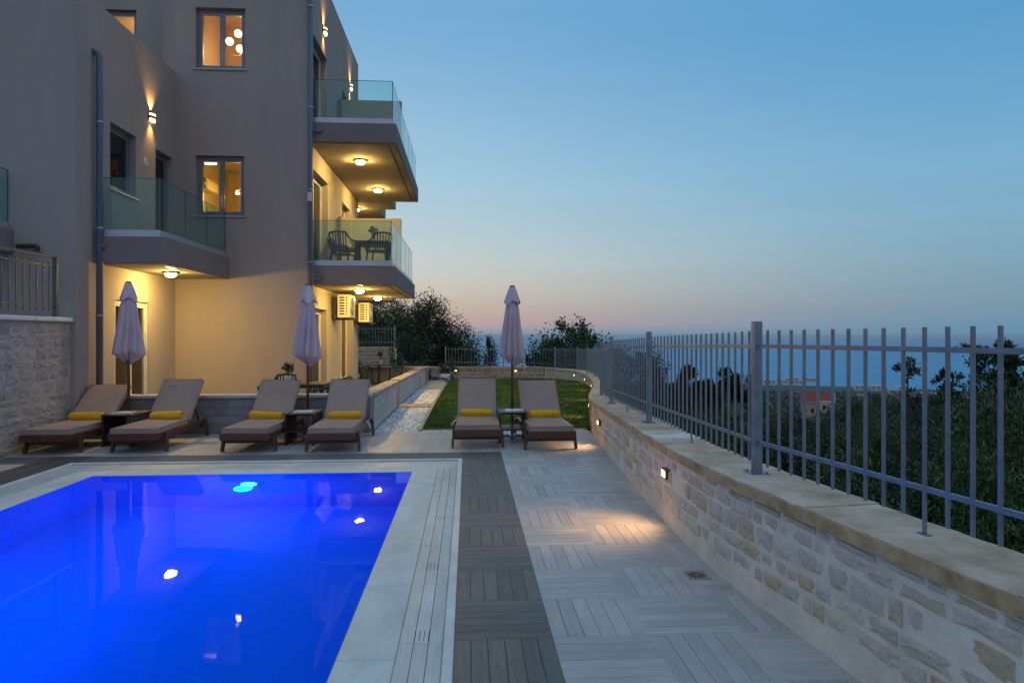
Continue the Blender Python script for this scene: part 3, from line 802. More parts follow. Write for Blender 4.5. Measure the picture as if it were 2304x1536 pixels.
for a, b in zip(post_s, post_s[1:]):
    qa, qb = WP.at(a, OFF)[0], WP.at(b, OFF)[0]; za, zb = zt(a), zt(b); L_ = (qb-qa).length
    tgd = (qb-qa).normalized(); ang = math.atan2(tgd.y, tgd.x)
    for hz_ in (.205, .83):
        MB().bar((qa.x, qa.y, za+hz_), (qb.x, qb.y, zb+hz_), .016, .024).build('rail', MAT['metal'], fn, True)
    n = max(3, round(L_/(.131 if qa.y < 13 else .152))); foot = n//2
    for k in range(1, n):
        t = k/n; q = qa.lerp(qb, t); z = za+(zb-za)*t; z0 = .062
        if k == foot:
            z0 = 0.0; f = link('foot_plate', FOOTM, None, fn); f.location = Vector((q.x, q.y, z))-parent_world(fn); f.rotation_euler = (0, 0, ang)
        o = link('baluster', BALM, None, fn); o.location = Vector((q.x, q.y, z+z0))-parent_world(fn); o.rotation_euler = (0, 0, ang); o.scale = (.82, .82, .93-z0)

# far left pier: taller stone wall with its own short fence
pier = thing('stone_pier', (-4.2, 32.9, -.5), 'taller tan stone wall end behind the far terrace table', 'wall')
MB().box(-6.6, -3.42, 32.7, 33.1, -2.5, .98).build('wall_body', MAT['mortar'], pier, True)
MB().box(-6.6, -3.40, 32.66, 33.14, .98, 1.05).build('coping_slab', MAT['tan'], pier, True, bevel=.01)
courses(pier, ST_G, lambda u, v: ((u, 32.7, v), (0, 1, 0)), -6.5, -3.45, -.45, .95, .14, .2, .25, .5, (.01, .03), joint=.02, rnd=rs)
pf = thing('pier_fence', (-4.2, 32.9, 1.05), 'short raised bar fence on the taller stone wall end by the building', 'fence')
fence_post(pf, (-3.5, 32.9), 0.1, 2.06, .07, 0, False); fence_post(pf, (-6.4, 32.9), 1.05, 2.06, .06, 0)
for h in (1.27, 1.9): MB().box(-6.4, -3.5, 32.89, 32.91, h, h+.025).build('rail', MAT['metal'], pf, True)
for k in range(1, 19):
    o = link('baluster', BALM, None, pf); o.location = Vector((-3.5-k*.15, 32.9, 1.12))-parent_world(pf); o.scale = (1.15, 1.15, .9)

# ------------------------------------------------------------------ wall brick lights
def brick_light(y, zoff, label, s=None, en=7):
    en = en*3.6
    d = s if s is not None else s_at_y(y)
    q, tg, rt = WP.at(d, -.0); z = zt(d)+zoff
    out = -Vector((rt.x, rt.y, 0)); rz = math.atan2(out.y, out.x)+math.pi/2     # local -Y faces out
    o = thing('wall_light', (q.x, q.y, z), label, 'wall light', 'warm brick lights on the garden wall', rz)
    mb = MB(); mb.box(-.072, .072, -.04, .02, -.04, .04); mb.build('housing', MAT['bulk'], o, bevel=.006)
    MB().box(-.054, .054, -.044, -.0405, -.027, .024).build('lens', MAT['brick'], o)
    la = bpy.data.lights.new('lamp_beam', 'SPOT'); la.energy = en; la.color = (1, .56, .22); la.spot_size = R(120); la.spot_blend = 1; la.shadow_soft_size = .09
    lo = bpy.data.objects.new('lamp_beam', la); COL.objects.link(lo); lo.parent = o; lo.location = (0, -.07, 0)
    lo.rotation_euler = Vector((0, -.80, -.70)).to_track_quat('-Z', 'Y').to_euler()
brick_light(5.69, -.235, 'glowing brick light on the near curved wall above the drain', en=11)
brick_light(9.75, -.25, 'wall light low on the curved wall hidden behind the right lounger', en=7)
brick_light(13.2, -.22, 'small glowing wall light nearest the deck on the lawn curve', en=5)
brick_light(16.8, -.20, 'second glowing wall light from the deck along the lawn curve', en=5)
brick_light(20.6, -.19, 'third glowing wall light from the deck along the lawn curve', en=5)
brick_light(24.6, -.19, 'fourth glowing wall light from the deck along the lawn curve', en=5)
brick_light(28.0, -.19, 'fifth glowing wall light from the deck where the lawn curve turns', en=5)
sx = lambda x: WP.s[min(range(len(WP.p)), key=lambda i: abs(WP.p[i].x-x)+(0 if WP.p[i].y > 32 else 50))]
brick_light(0, -.19, 'glowing wall light on the far garden wall right of the umbrella', s=sx(2.25), en=7)
brick_light(0, -.19, 'glowing wall light on the far garden wall beside the green plant', s=sx(-.62), en=7)

# ------------------------------------------------------------------ terrace, low walls, gravel, lawn
def sheet_y(name, xa, xb, y0, y1, off, mat, step=.7, thick=.3):
    """ground strip between X functions, following the garden level"""
    mb = MB(); n = max(2, int((y1-y0)/step)); prev = None
    for k in range(n+1):
        y = y0+(y1-y0)*k/n; a = xa(y) if callable(xa) else xa; b = xb(y) if callable(xb) else xb; z = zg(y)+off; i = len(mb.v)
        mb.v += [(a, y, z), (b, y, z), (b, y, z-thick), (a, y, z-thick)]
        if prev is not None:
            for e in range(4): mb.f.append((prev+e, prev+(e+1) % 4, i+(e+1) % 4, i+e))
        prev = i
    return mb.build(name, MAT[mat])
def lawn_r(y):
    best = min(WP.p, key=lambda p: abs(p.y-y)+(0 if p.x > 1.9 else 9)); return best.x+.1
lawn_l = lambda y: -.79+max(0, (y-26)*-.02)
struct(sheet_y('lawn_soil', lawn_l, lawn_r, 11.52, 32.3, -.012, 'turf'))
struct(sheet_y('gravel_bed', -1.56, lambda y: lawn_l(y)-.05, 11.372, 27.0, -.02, 'pebbled'))
gb = MB(); gb.box(-1.0, 2.1, 11.372, 11.50, -.2, -.018); struct(gb.build('gravel_margin', MAT['pebbled']))
struct(sheet_y('terrace_floor', -9, -1.75, 11.52, 26.0, -.004, 'tanface'))
struct(sheet_y('planting_bed', -4.5, lambda y: -.75, 27.0, 32.84, .0, 'turf'))
bt = thing('lawn_edging', (-.8, 11.5, 0), 'pale stone edging strip between lawn and pebble path', 'edging')
y = 11.47
while y < 26:
    e = min(26, y+.98); mb = MB(); g = .006
    mb.v = [(-.83, y+g, zg(y)+.022), (-.775, y+g, zg(y)+.022), (-.775, e-g, zg(e)+.022), (-.83, e-g, zg(e)+.022)]; mb.v += [(a, b, c-.2) for a, b, c in mb.v]
    mb.f = [(0, 1, 2, 3), (4, 7, 6, 5), (0, 4, 5, 1), (1, 5, 6, 2), (2, 6, 7, 3), (3, 7, 4, 0)]
    mb.build('edging_stone', MAT['tanface'], bt, True); y = e
x = -.77
while x < 1.95:
    MB().box(x+.004, min(x+.9, 2.0)-.004, 11.475, 11.525, -.2, .022).build('edging_stone', MAT['tanface'], bt, True); x += .9
# pebbles and grass: nobody could count them
def pebbles():
    rnd = np.random.default_rng(4); V, F = [], []
    base = np.array([(1, 0, 0), (-1, 0, 0), (0, 1, 0), (0, -1, 0), (0, 0, 1), (0, 0, -.3)], float)
    fc = [(0, 2, 4), (2, 1, 4), (1, 3, 4), (3, 0, 4)]
    k = 0
    for i in range(6200):
        y = 11.38+14.8*rnd.random()**1.35; x = -1.54+.69*rnd.random()
        if i > 5500: x = -.75+2.7*rnd.random(); y = 11.385+.08*rnd.random()
        if any(a-.02 < y < b+.02 for a, b in STEPS): continue
        s = rnd.uniform(.02, .042); a = rnd.random()*6.28
        v = base*np.array([s*1.25, s*.85, s*.6]); c, n = math.cos(a), math.sin(a)
        v = np.stack([v[:, 0]*c-v[:, 1]*n+x, v[:, 0]*n+v[:, 1]*c+y, v[:, 2]+zg(y)-.012+rnd.random()*.008], 1)
        V.append(v); F += [(p+k, q+k, r+k) for p, q, r in fc]; k += 6
    me = bpy.data.meshes.new('pebbles'); me.from_pydata(np.concatenate(V).tolist(), [], F); me.shade_smooth()
    o = link('pebbles', me, MAT['pebble'], kind='stuff')
    tag(o, 'white and grey pebbles filling the path beside the lawn', 'pebbles', kind='stuff')
STEPS = [(15.35, 16.0), (21.6, 22.5), (23.6, 24.1), (25.2, 25.9)]
pebbles()
sg = thing('path_steps', (-1.2, 15.6, 0), 'tan stone cross strips laid across the pebble path', 'steps')
for a, b in STEPS:
    xm = -1.56
    while xm < -.86:
        xe = min(-.835, xm+.73); MB().box(xm+.003, xe-.003, a, b, zg(a)-.2, zg(a)+.028).build('step_slab', MAT['tanface'], sg, True, bevel=.008); xm = xe
def grass():
    rnd = np.random.default_rng(9); n = 95000
    y = 11.53+20.9*rnd.random(n)**1.5; lr = np.interp(y, [p.y for p in WP.p if p.y < 31.8], [p.x for p in WP.p if p.y < 31.8])-.02
    x = -.775+(lr+.775)*rnd.random(n); z = np.where(y < 12, 0, -.0011*(y-12)**2)-.012
    a = rnd.random(n)*6.28; h = rnd.uniform(.025, .055, n); w = rnd.uniform(.004, .008, n)*(1+(y-11)*.04); ln = rnd.normal(0, .02, (n, 2))
    V = np.empty((n, 3, 3)); V[:, 0] = np.stack([x-w*np.cos(a), y-w*np.sin(a), z], 1); V[:, 1] = np.stack([x+w*np.cos(a), y+w*np.sin(a), z], 1)
    V[:, 2] = np.stack([x+ln[:, 0], y+ln[:, 1], z+h], 1)
    me = bpy.data.meshes.new('grass'); me.vertices.add(n*3); me.vertices.foreach_set('co', V.ravel())
    me.loops.add(n*3); me.loops.foreach_set('vertex_index', np.arange(n*3)); me.polygons.add(n); me.polygons.foreach_set('loop_start', np.arange(0, n*3, 3)); me.update()
    o = link('grass', me, MAT['grass'], kind='stuff'); tag(o, 'short dark green mown grass of the lawn', 'grass', kind='stuff')
grass()

# low wall behind the loungers (front) and stepped side walls along the pebble path
lw = thing('low_wall', (-3.8, 11.4, 0), 'low grey block wall with pale coping behind the loungers', 'wall')
MB().box(-6.0, -1.6, 11.39, 11.58, -.3, .575).build('wall_body', MAT['slatestone'], lw, True)
x = -6.0
while x < -1.66:
    e = min(-1.585, x+random.uniform(.8, 1.1)); MB().box(x+.002, e-.002, 11.345, 11.62, .575, .63).build('coping_slab', MAT['ashlar'], lw, True, bevel=.008); x = e
courses(lw, ST_S, lambda u, v: ((u, 11.39, v), (0, 1, 0)), -5.98, -1.6, .0, .565, .10, .145, .22, .52, (.006, .014), joint=.010, rnd=rs)
def side_wall(y0, y1, z0, z1, dx, label):
    o = thing('side_wall', (-1.65, y0, 0), label, 'wall', 'stepped low walls between terrace and pebble path')
    xo = -1.585+dx; xi = xo-.19
    mb = MB(); mb.v = [(xi, y0, -.6), (xo, y0, -.6), (xo, y1, -.8), (xi, y1, -.8), (xi, y0, z0-.05), (xo, y0, z0-.05), (xo, y1, z1-.05), (xi, y1, z1-.05)]
    mb.f = [(0, 3, 2, 1), (4, 5, 6, 7), (0, 1, 5, 4), (1, 2, 6, 5), (2, 3, 7, 6), (3, 0, 4, 7)]
    mb.build('wall_body', MAT['mortarL'], o, True)
    # coping slabs
    y = y0-.02
    while y < y1-.05:
        e = min(y1+.02, y+1.0); f = lambda q: z0+(z1-z0)*(q-y0)/(y1-y0)
        mb = MB(); g = .003; a, b = xi-.04, xo+.04
        mb.v = [(a, y+g, f(y)-.05), (b, y+g, f(y)-.05), (b, e-g, f(e)-.05), (a, e-g, f(e)-.05), (a, y+g, f(y)), (b, y+g, f(y)), (b, e-g, f(e)), (a, e-g, f(e))]
        mb.f = [(0, 3, 2, 1), (4, 5, 6, 7), (0, 1, 5, 4), (1, 2, 6, 5), (2, 3, 7, 6), (3, 0, 4, 7)]
        mb.build('coping_slab', MAT['tan'], o, True, bevel=.006); y = e
    f = lambda q: z0+(z1-z0)*(q-y0)/(y1-y0)
    courses(o, ST_A, lambda u, v: ((xo, u, v+zg(u)), (-1, 0, 0)), y0+.02, y1-.16, .0, min(z0-.06, z1-.06-zg(y1)), .11, .17, .3, .62, (.006, .012), joint=.010, rnd=rs)
    courses(o, ST_G, lambda u, v: ((u, y1, v+zg(y1)), (0, -1, 0)), xi, xo, 0, z1-.06-zg(y1), .14, .2, .15, .25, (.004, .008), joint=.008, rnd=rs)
    return o
side_wall(11.62, 15.4, .64, .585, .0, 'near pale stone side wall beside the right end lounger of the row')
side_wall(16.05, 22.4, .575, .465, .0, 'middle pale stone side wall between the pebble path and far terrace')
side_wall(22.95, 25.6, .50, .42, .0, 'short far pale stone side wall at the end of the pebble path')
ew = thing('terrace_end_wall', (-2.8, 25.8, -.25), 'warm lit low tan wall closing the terrace behind the far table', 'wall')
MB().box(-4.6, -1.5, 25.72, 25.95, -.8, .38).build('wall_body', MAT['tanface'], ew, True)
MB().box(-4.65, -1.46, 25.68, 25.99, .38, .43).build('coping_slab', MAT['tan'], ew, True, bevel=.006)
courses(ew, ST_G, lambda u, v: ((u, 25.72, v), (0, 1, 0)), -4.55, -1.55, -.2, .37, .13, .19, .3, .6, (.005, .012), joint=.012, rnd=rs)

# ------------------------------------------------------------------ building
XS, XR, YF, YB = -6.0, -3.32, 14.44, 20.95
house = thing('apartment_building', (-4.6, 14.5, 0), 'modern taupe three storey apartment building with glass balconies beside the pool', 'building')
def wall_plane(to3, u0, u1, v0, v1, openings, depth, name, mat, parent, into):
    """wall face with rectangular openings and their reveals. to3(u, v, w): w = distance into the wall"""
    us = sorted({u0, u1, *[o[0] for o in openings], *[o[1] for o in openings]}); vs = sorted({v0, v1, *[o[2] for o in openings], *[o[3] for o in openings]})
    us = [u for u in us if u0 <= u <= u1]; vs = [v for v in vs if v0 <= v <= v1]
    mb = MB()
    for a, b in zip(us, us[1:]):
        for c, d in zip(vs, vs[1:]):
            m_, n_ = (a+b)/2, (c+d)/2
            if any(o[0] < m_ < o[1] and o[2] < n_ < o[3] for o in openings): continue
            mb.quad(to3(a, c, 0), to3(b, c, 0), to3(b, d, 0), to3(a, d, 0))
    for a, b, c, d in openings:
        for p, q in (((a, c), (b, c)), ((b, c), (b, d)), ((b, d), (a, d)), ((a, d), (a, c))):
            mb.quad(to3(*p, 0), to3(*q, 0), to3(*q, depth), to3(*p, depth))
    return mb.build(name, MAT[mat], parent, True)
front = lambda u, v, w: (u, YF+w, v)
sideS = lambda u, v, w: (XS-w, u, v)
sideR = lambda u, v, w: (XR-w, u, v)
blockF = lambda u, v, w: (u, 10.87+w, v)
recess = lambda u, v, w: (u, 17.5+w, v)
ZR = 9.78
OW = dict(f1=(-5.596, -4.615, 4.06, 5.30), f2=(-5.596, -4.595, 7.09, 8.35),
          s_door=(12.03, 13.28, 0.0, 2.21), s_win=(11.88, 12.77, 4.07, 5.19), s_updoor=(13.55, 14.30, 3.0, 5.19),
          r_up=(14.68, 16.32, 6.10, 8.08), r_up2=(18.3, 19.46, 6.10, 8.10), r_mid=(14.68, 16.46, 3.06, 5.18), r_mid2=(18.3, 19.5, 3.06, 5.12),
          r_g=(14.75, 16.32, 0.0, 2.19), r_g2=(18.25, 19.85, -.05, 2.15))
wall_plane(front, XS, XR, -.3, ZR, [OW['f1'], OW['f2']], .22, 'wall', 'render', house, None)
wall_plane(sideS, 10.87, YF, -.3, 6.98, [OW['s_door'], OW['s_win'], OW['s_updoor']], .22, 'wall', 'render', house, None)
wall_plane(sideR, YF, YB, -.5, ZR, [OW[k] for k in ('r_up', 'r_up2', 'r_mid', 'r_mid2', 'r_g', 'r_g2')], .22, 'wall', 'render', house, None)
wall_plane(blockF, -13, XS, -.3, 6.98, [], .2, 'wall', 'render', house, None)
wall_plane(recess, -13, XS+.4, 6.1, ZR+1, [(-9.3, -8.21, 6.2, 9.66)], .22, 'wall', 'render', house, None)
# parapet top and inner face, roofs, back walls
MB().box(-13, XS-.002, 10.872, 11.1, 6.96, 7.0).box(XS-.22, XS-.002, 11.1, YF-.002, 6.96, 7.0).build('parapet_cap', MAT['render'], house, True)
MB().box(-13, XS-.225, 11.1, 17.49, 6.0, 6.1).build('roof_terrace', MAT['render2'], house, True)
MB().box(XS+.002, XR-.002, YF+.002, YB, ZR-.3, ZR).build('roof', MAT['render'], house, True)
MB().box(-13, XS, 17.52, 21, ZR+.7, ZR+1).build('roof', MAT['render'], house, True)
MB().box(-13, XR-.3, YB-.2, YB-.002, -.5, ZR-.3).build('wall', MAT['render'], house, True)
MB().box(XS-.25, XS, YF+.02, 17.48, 6.1, ZR).build('wall', MAT['render'], house, True)
# rear wing, set back
MB().box(-9, -4.45, YB+.01, 25.5, -.6, 8.9).build('rear_wing', MAT['render'], house, True)

def room(par, x0, x1, y0, y1, z0, z1, mat, open_side):
    mb = MB()
    mb.quad((x0, y0, z0), (x1, y0, z0), (x1, y1, z0), (x0, y1, z0)); mb.quad((x0, y0, z1), (x0, y1, z1), (x1, y1, z1), (x1, y0, z1))
    if open_side != 'x0': mb.quad((x0, y0, z0), (x0, y1, z0), (x0, y1, z1), (x0, y0, z1))
    if open_side != 'x1': mb.quad((x1, y1, z0), (x1, y0, z0), (x1, y0, z1), (x1, y1, z1))
    if open_side != 'y0': mb.quad((x1, y0, z0), (x0, y0, z0), (x0, y0, z1), (x1, y0, z1))
    mb.quad((x0, y1, z0), (x1, y1, z0), (x1, y1, z1), (x0, y1, z1))
    mb.build('room_interior', MAT[mat], par, True)
room(house, -5.9, -3.6, YF+.225, 17.2, 6.2, 9.1, 'roomU', 'y0')
room(house, -5.9, -3.6, YF+.225, 17.2, 3.1, 5.6, 'roomL', 'y0')
room(house, -9.6, -6.28, 17.73, 20, 6.2, 9.75, 'roomU', 'y0')

def window(par, to3, o, sashes=2, sill=True, frame='frame', pane='pane', name='window', inset=.10, fw=.055, tilt=None):
    a, b, c, d = o
    def bx(u0, u1, v0, v1, w0, w1):
        ps = [to3(u, v, w) for u in (u0, u1) for v in (v0, v1) for w in (w0, w1)]
        xs, ys, zs = zip(*ps); return (min(xs), max(xs), min(ys), max(ys), min(zs), max(zs))
    mb = MB()
    for q in ((a, a+fw, c, d), (b-fw, b, c, d), (a+fw, b-fw, c, c+fw), (a+fw, b-fw, d-fw, d)): mb.box(*bx(*q, inset, inset+.07))
    w = mb.build(name, MAT[frame], par, True)
    n = sashes; sw = (b-a-2*fw)/n
    for k in range(n):
        u0 = a+fw+k*sw; u1 = u0+sw; s = .05; mb = MB()
        for q in ((u0+.003, u0+s, c+fw+.003, d-fw-.003), (u1-s, u1-.003, c+fw+.003, d-fw-.003), (u0+s, u1-s, c+fw+.003, c+fw+s), (u0+s, u1-s, d-fw-s, d-fw-.003)): mb.box(*bx(*q, inset+.012, inset+.06))
        mb.build('sash', MAT[frame], w)
        MB().box(*bx(u0+s, u1-s, c+fw+s, d-fw-s, inset+.03, inset+.042)).build('pane', MAT[pane], w)
    if sill:
        MB().box(*bx(a-.05, b+.04, c-.03, c-.001, -.035, inset+.0)).build('sill', MAT['sill'], w)
    return w
window(house, front, OW['f1']); window(house, front, OW['f2'])
window(house, sideS, OW['s_win'], 1, True, pane='darkpane'); window(house, sideS, OW['s_updoor'], 1, False, pane='darkpane', name='door')
window(house, sideS, OW['s_door'], 2, False, 'whiteframe', 'pane', 'door', inset=.03)
window(house, recess, (-9.3, -8.21, 7.0, 9.66), 1, False)
window(house, sideR, OW['r_up'], 2, False, 'whiteframe', 'darkpane', 'door', inset=.14)
window(house, sideR, OW['r_up2'], 1, False, 'whiteframe', 'darkpane', 'door', inset=.14)
window(house, sideR, OW['r_mid'], 2, False, 'whiteframe', 'darkpane', 'door', inset=.14)
window(house, sideR, OW['r_mid2'], 1, False, 'whiteframe', 'darkpane', 'door', inset=.14)
window(house, sideR, OW['r_g'], 2, False, 'whiteframe', 'darkpane', 'door', inset=.14)
window(house, sideR, OW['r_g2'], 2, False, 'whiteframe', 'darkpane', 'door', inset=.14)
# dark rooms behind the unlit doors
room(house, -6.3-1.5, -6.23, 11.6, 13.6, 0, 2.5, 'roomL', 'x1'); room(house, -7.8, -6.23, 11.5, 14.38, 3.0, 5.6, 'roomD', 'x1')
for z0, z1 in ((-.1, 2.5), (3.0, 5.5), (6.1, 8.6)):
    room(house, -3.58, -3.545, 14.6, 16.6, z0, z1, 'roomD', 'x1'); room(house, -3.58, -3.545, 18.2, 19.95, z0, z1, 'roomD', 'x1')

def balcony(slab_b, z0, z1, glass_top, panes_front, panes_side, side_y, front_x, label, ends=None):
    """slab_b: x0,x1,y0,y1. Glass on the camera side (y0) and on the pool side (x1)"""
    x0, x1, y0, y1 = slab_b
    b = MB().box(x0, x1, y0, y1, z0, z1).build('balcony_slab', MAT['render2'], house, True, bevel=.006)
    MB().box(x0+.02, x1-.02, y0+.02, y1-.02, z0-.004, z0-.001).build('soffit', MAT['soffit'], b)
    MB().box(x0+.01, x1-.17, y0+.1, y0+.115, z0-.007, z0-.0045).box(x1-.185, x1-.17, y0+.1, y1-.1, z0-.007, z0-.0045).build('drip_groove', MAT['winhole'], b)
    zc = z1+.11
    MB().box(x0+.02, x1-.06, y0+.03, y0+.075, z1, zc).build('rail_channel', MAT['channel'], b)
    MB().box(x1-.105, x1-.06, y0+.08, y1-.02, z1, zc).build('rail_channel', MAT['channel'], b)
    w = (x1-.06-x0-.02)/panes_front
    for k in range(panes_front):
        a = x0+.02+k*w; p = MB().box(a+.004, a+w-.004, y0+.045, y0+.057, zc-.03, glass_top).build('glass_panel', MAT['glass'], b)
    l = (y1-.02-y0-.08)/panes_side
    for k in range(panes_side):
        a = y0+.08+k*l; MB().box(x1-.088, x1-.076, a+.004, a+l-.004, zc-.03, glass_top).build('glass_panel', MAT['glass'], b)
        MB().box(x1-.0885, x1-.0755, a+l-.0035, a+l+.0035, zc, glass_top).build('glass_joint', MAT['glassedge'], b)
    MB().box(x0+.02, x1-.075, y0+.0445, y0+.0575, glass_top+.001, glass_top+.009).build('glass_top_edge', MAT['glassedge'], b)
    MB().box(x1-.0885, x1-.0755, y0+.06, y1-.02, glass_top+.001, glass_top+.009).build('glass_top_edge', MAT['glassedge'], b)
    MB().box(x1-.0885, x1-.0745, y0+.0445, y0+.0575, zc, glass_top).build('glass_joint', MAT['glassedge'], b)
    return b
balcony((XR+.002, -1.54, 14.5, 19.95), 2.66, 3.06, 4.0, 2, 5, 0, 0, '')
balcony((XR+.002, -1.51, 14.5, 20.9), 5.64, 6.05, 6.95, 2, 5, 0, 0, '')
balcony((XS+.002, -4.91, 11.36, YF-.003), 2.76, 3.19, 4.13, 1, 3, 0, 0, '')
balcony((-9.5, -6.9, 9.75, 10.868), 2.85, 3.20, 4.1, 2, 1, 0, 0, '')
for z0, z1 in ((2.66, 3.06), (5.64, 6.05)):
    MB().box(-4.44, -2.32, YB+.002, 22.2, z0, z1).build('balcony_slab', MAT['soffit'], house, True)
    MB().box(-4.44, -2.86, 22.21, 24.0, z0, z1).build('balcony_slab', MAT['soffit'], house, True)
for z0, z1, y in ((3.06, 4.57, 17.55), (6.05, 7.60, 17.65)):
    MB().box(XR+.003, -1.70, y, y+.12, z0+.001, z1).build('privacy_wall', MAT['cream'], house, True, bevel=.006)
    MB().box(XR+.04, XR+.10, y-.03, y-.002, z0+.001, z1+.03).build('privacy_wall_post', MAT['frame'], house, True)

# drainpipes
def pipe(x, y, z0, z1, r, label, clamps, bend=None):
    o = thing('drainpipe', (x, y, z0), label, 'drainpipe')
    pts = [(0, 0, 0), (0, 0, z1-z0)]
    if bend: pts = [(0, 0, 0), (0, 0, z1-z0-.12), (-.02, 0, z1-z0-.04), (-.09, 0, z1-z0), (-.15, 0, z1-z0)]
    MB().tube(pts, r, 14).build('pipe', MAT['pipe'], o, smooth=True)
    for z in clamps: MB().lathe([(r+.001, 0), (r+.010, .004), (r+.010, .028), (r+.001, .032)], 14, (0, 0, z-z0)).build('clamp', MAT['clamp'], o)
    return o
p1 = pipe(-5.90, 11.36, 0, 6.15, .052, 'dark grey drainpipe at the left block corner beside the small balcony', [1.9, 3.3, 5.0], True)
MB().tube([(0, 0, 3.02), (.06, -.01, 3.02), (.10, -.02, 3.0)], .04, 10).build('outlet', MAT['pipe'], p1)
p2 = pipe(XR+.062, 14.40, 0, 9.7, .05, 'tall dark grey drainpipe up the main facade corner', [1.5, 3.1, 4.6, 6.3, 8.4])
for z in (2.78, 5.86): MB().tube([(0, 0, z), (.10, .02, z-.02), (.17, .05, z-.02), (.20, .08, z+.03)], .026, 10).build('outlet', MAT['pipe'], p2)
MB().box(-.045, .035, -.10, -.048, 4.36, 4.55).build('junction_box', MAT['plastic'], p2, bevel=.01)
p3 = thing('drain_outlet', (-6.62, 10.8, 2.95), 'short black drain spout under the far left balcony', 'drain spout')
MB().tube([(-.2, 0, 0), (.08, 0, 0), (.1, 0, -.02), (.1, 0, -.07)], .035, 10).build('spout', MAT['acdark'], p3)

# ceiling lamps under the balconies
def ceiling_lamp(x, y, z, label, s=1.0):
    o = thing('ceiling_lamp', (x, y, z), label, 'ceiling lamp', 'round warm ceiling lamps under the balconies')
    MB().lathe([(.142, 0), (.15, -.010), (.142, -.022), (.115, -.03)], 28).build('rim', MAT['lampbody'], o)
    me = MB().lathe([(.098, -.028), (.095, -.045), (.082, -.066), (.058, -.082), (.026, -.090), (.002, -.091)], 20).mesh('dome'); me.shade_smooth()
    link('dome', me, MAT['warm'], o)
ceiling_lamp(-5.42, 12.85, 2.75, 'glowing ceiling lamp under the small left balcony')
ceiling_lamp(-2.48, 15.85, 2.655, 'nearer glowing ceiling lamp under the lower right balcony')
ceiling_lamp(-2.48, 19.0, 2.655, 'farther glowing ceiling lamp under the lower right balcony')
ceiling_lamp(-2.48, 15.95, 5.63, 'nearer glowing ceiling lamp under the upper right balcony')
ceiling_lamp(-2.48, 19.05, 5.63, 'farther glowing ceiling lamp under the upper right balcony')
ceiling_lamp(-3.55, 22.0, 5.63, 'ceiling lamp under the upper slab of the rear wing')

# up-and-down wall lamps
def wall_lamp(p, nrm, label, beam=46):
    o = thing('wall_lamp', p, label, 'wall lamp', 'half round wall lamps lighting up and down', math.atan2(nrm[1], nrm[0])-math.pi/2)   # local +Y is out of the wall
    n = 14
    def half(r, z0, z1, name, mat):
        pts = [(r*math.cos(math.pi*k/n), .02+r*.75*math.sin(math.pi*k/n)) for k in range(n+1)]
        return MB().poly_prism(pts, z0, z1).build(name, MAT[mat], o)
    MB().box(-.10, .10, 0, .025, -.07, .08).build('back_plate', MAT['lampbody'], o, bevel=.006)
    half(.105, -.026, .022, 'band', 'lampbody'); half(.105, .066, .078, 'band', 'lampbody')
    half(.094, .024, .064, 'diffuser', 'warmw'); half(.088, -.078, -.028, 'diffuser', 'warmw')
    for sgn in (1, -1):
        la = bpy.data.lights.new('beam', 'SPOT'); la.energy = beam*(1 if sgn > 0 else .55); la.color = (1, .50, .12); la.spot_size = R(84); la.spot_blend = 1; la.shadow_soft_size = .03
        lo = bpy.data.objects.new('beam', la); COL.objects.link(lo); lo.parent = o; lo.location = (0, .07, .10*sgn)
        lo.rotation_euler = Vector((0, -.20, sgn)).to_track_quat('-Z', 'Y').to_euler()
wall_lamp((XS, 13.33, 5.71), (1, 0), 'half round wall lamp above the small left balcony')
wall_lamp((XR, 15.95, 8.58), (1, 0), 'nearer half round wall lamp high on the top floor above the balcony door')
wall_lamp((XR, 19.45, 8.56), (1, 0), 'farther half round wall lamp on the top floor seen through balcony glass')

# lamps inside the lit rooms
pl = thing('pendant_lamp', (-5.22, 15.75, 8.70), 'brass ring pendant with glowing globes inside the top floor window', 'pendant lamp')
ring = [(.0, 0, -.18)]+[(.24*math.sin(t)*(.35+.65*(1-math.cos(t))/2), 0, -.48-.30*-math.cos(t)*1.0) for t in [math.pi*2*k/24 for k in range(25)]]
MB().tube([(0, 0, 0), (0, 0, -.18)], .006, 6).build('cord', MAT['brass'], pl)
MB().tube([(.24*math.sin(t)*(.3+.7*(1-math.cos(t))/2), 0, -.50+.32*math.cos(t)) for t in [math.pi*2*k/28 for k in range(29)]], .009, 6).build('ring', MAT['brass'], pl)
for gx, gz in ((-.13, -.50), (.06, -.32), (.10, -.66)):
    me = MB().lathe([(.002, -.085)]+[(.085*math.sin(a), -.085*math.cos(a)) for a in [math.pi*k/10 for k in range(1, 10)]]+[(.002, .085)], 16).mesh('globe'); me.shade_smooth()
    link('globe', me, MAT['globe'], pl, loc=(gx, -.02, gz))
def room_light(p, e, col, parent):
    la = bpy.data.lights.new('bulb', 'POINT'); la.energy = e; la.color = col; la.shadow_soft_size = .12
    lo = bpy.data.objects.new('bulb', la); COL.objects.link(lo); lo.parent = parent; lo.location = p
room_light((.2, 0, -.75), 64, (1, .68, .34), pl)
cl = thing('chandelier', (-5.02, 15.5, 5.58), 'small glowing chandelier inside the lower lit window', 'chandelier')
MB().tube([(0, 0, 0), (0, 0, -.72)], .006, 6).build('cord', MAT['brass'], cl)
for k in range(5):
    a = 2*math.pi*k/5+.3; d = Vector((math.cos(a), math.sin(a), 0))
    MB().tube([(0, 0, -.72), tuple(d*.10+Vector((0, 0, -.80)))], .006, 6).build('arm', MAT['brass'], cl)
    MB().lathe([(.02, 0), (.045, -.055)], 8, tuple(d*.10+Vector((0, 0, -.79)))).build('shade', MAT['globe'], cl)
room_light((0, 0, -1.0), 55, (1, .68, .26), cl)
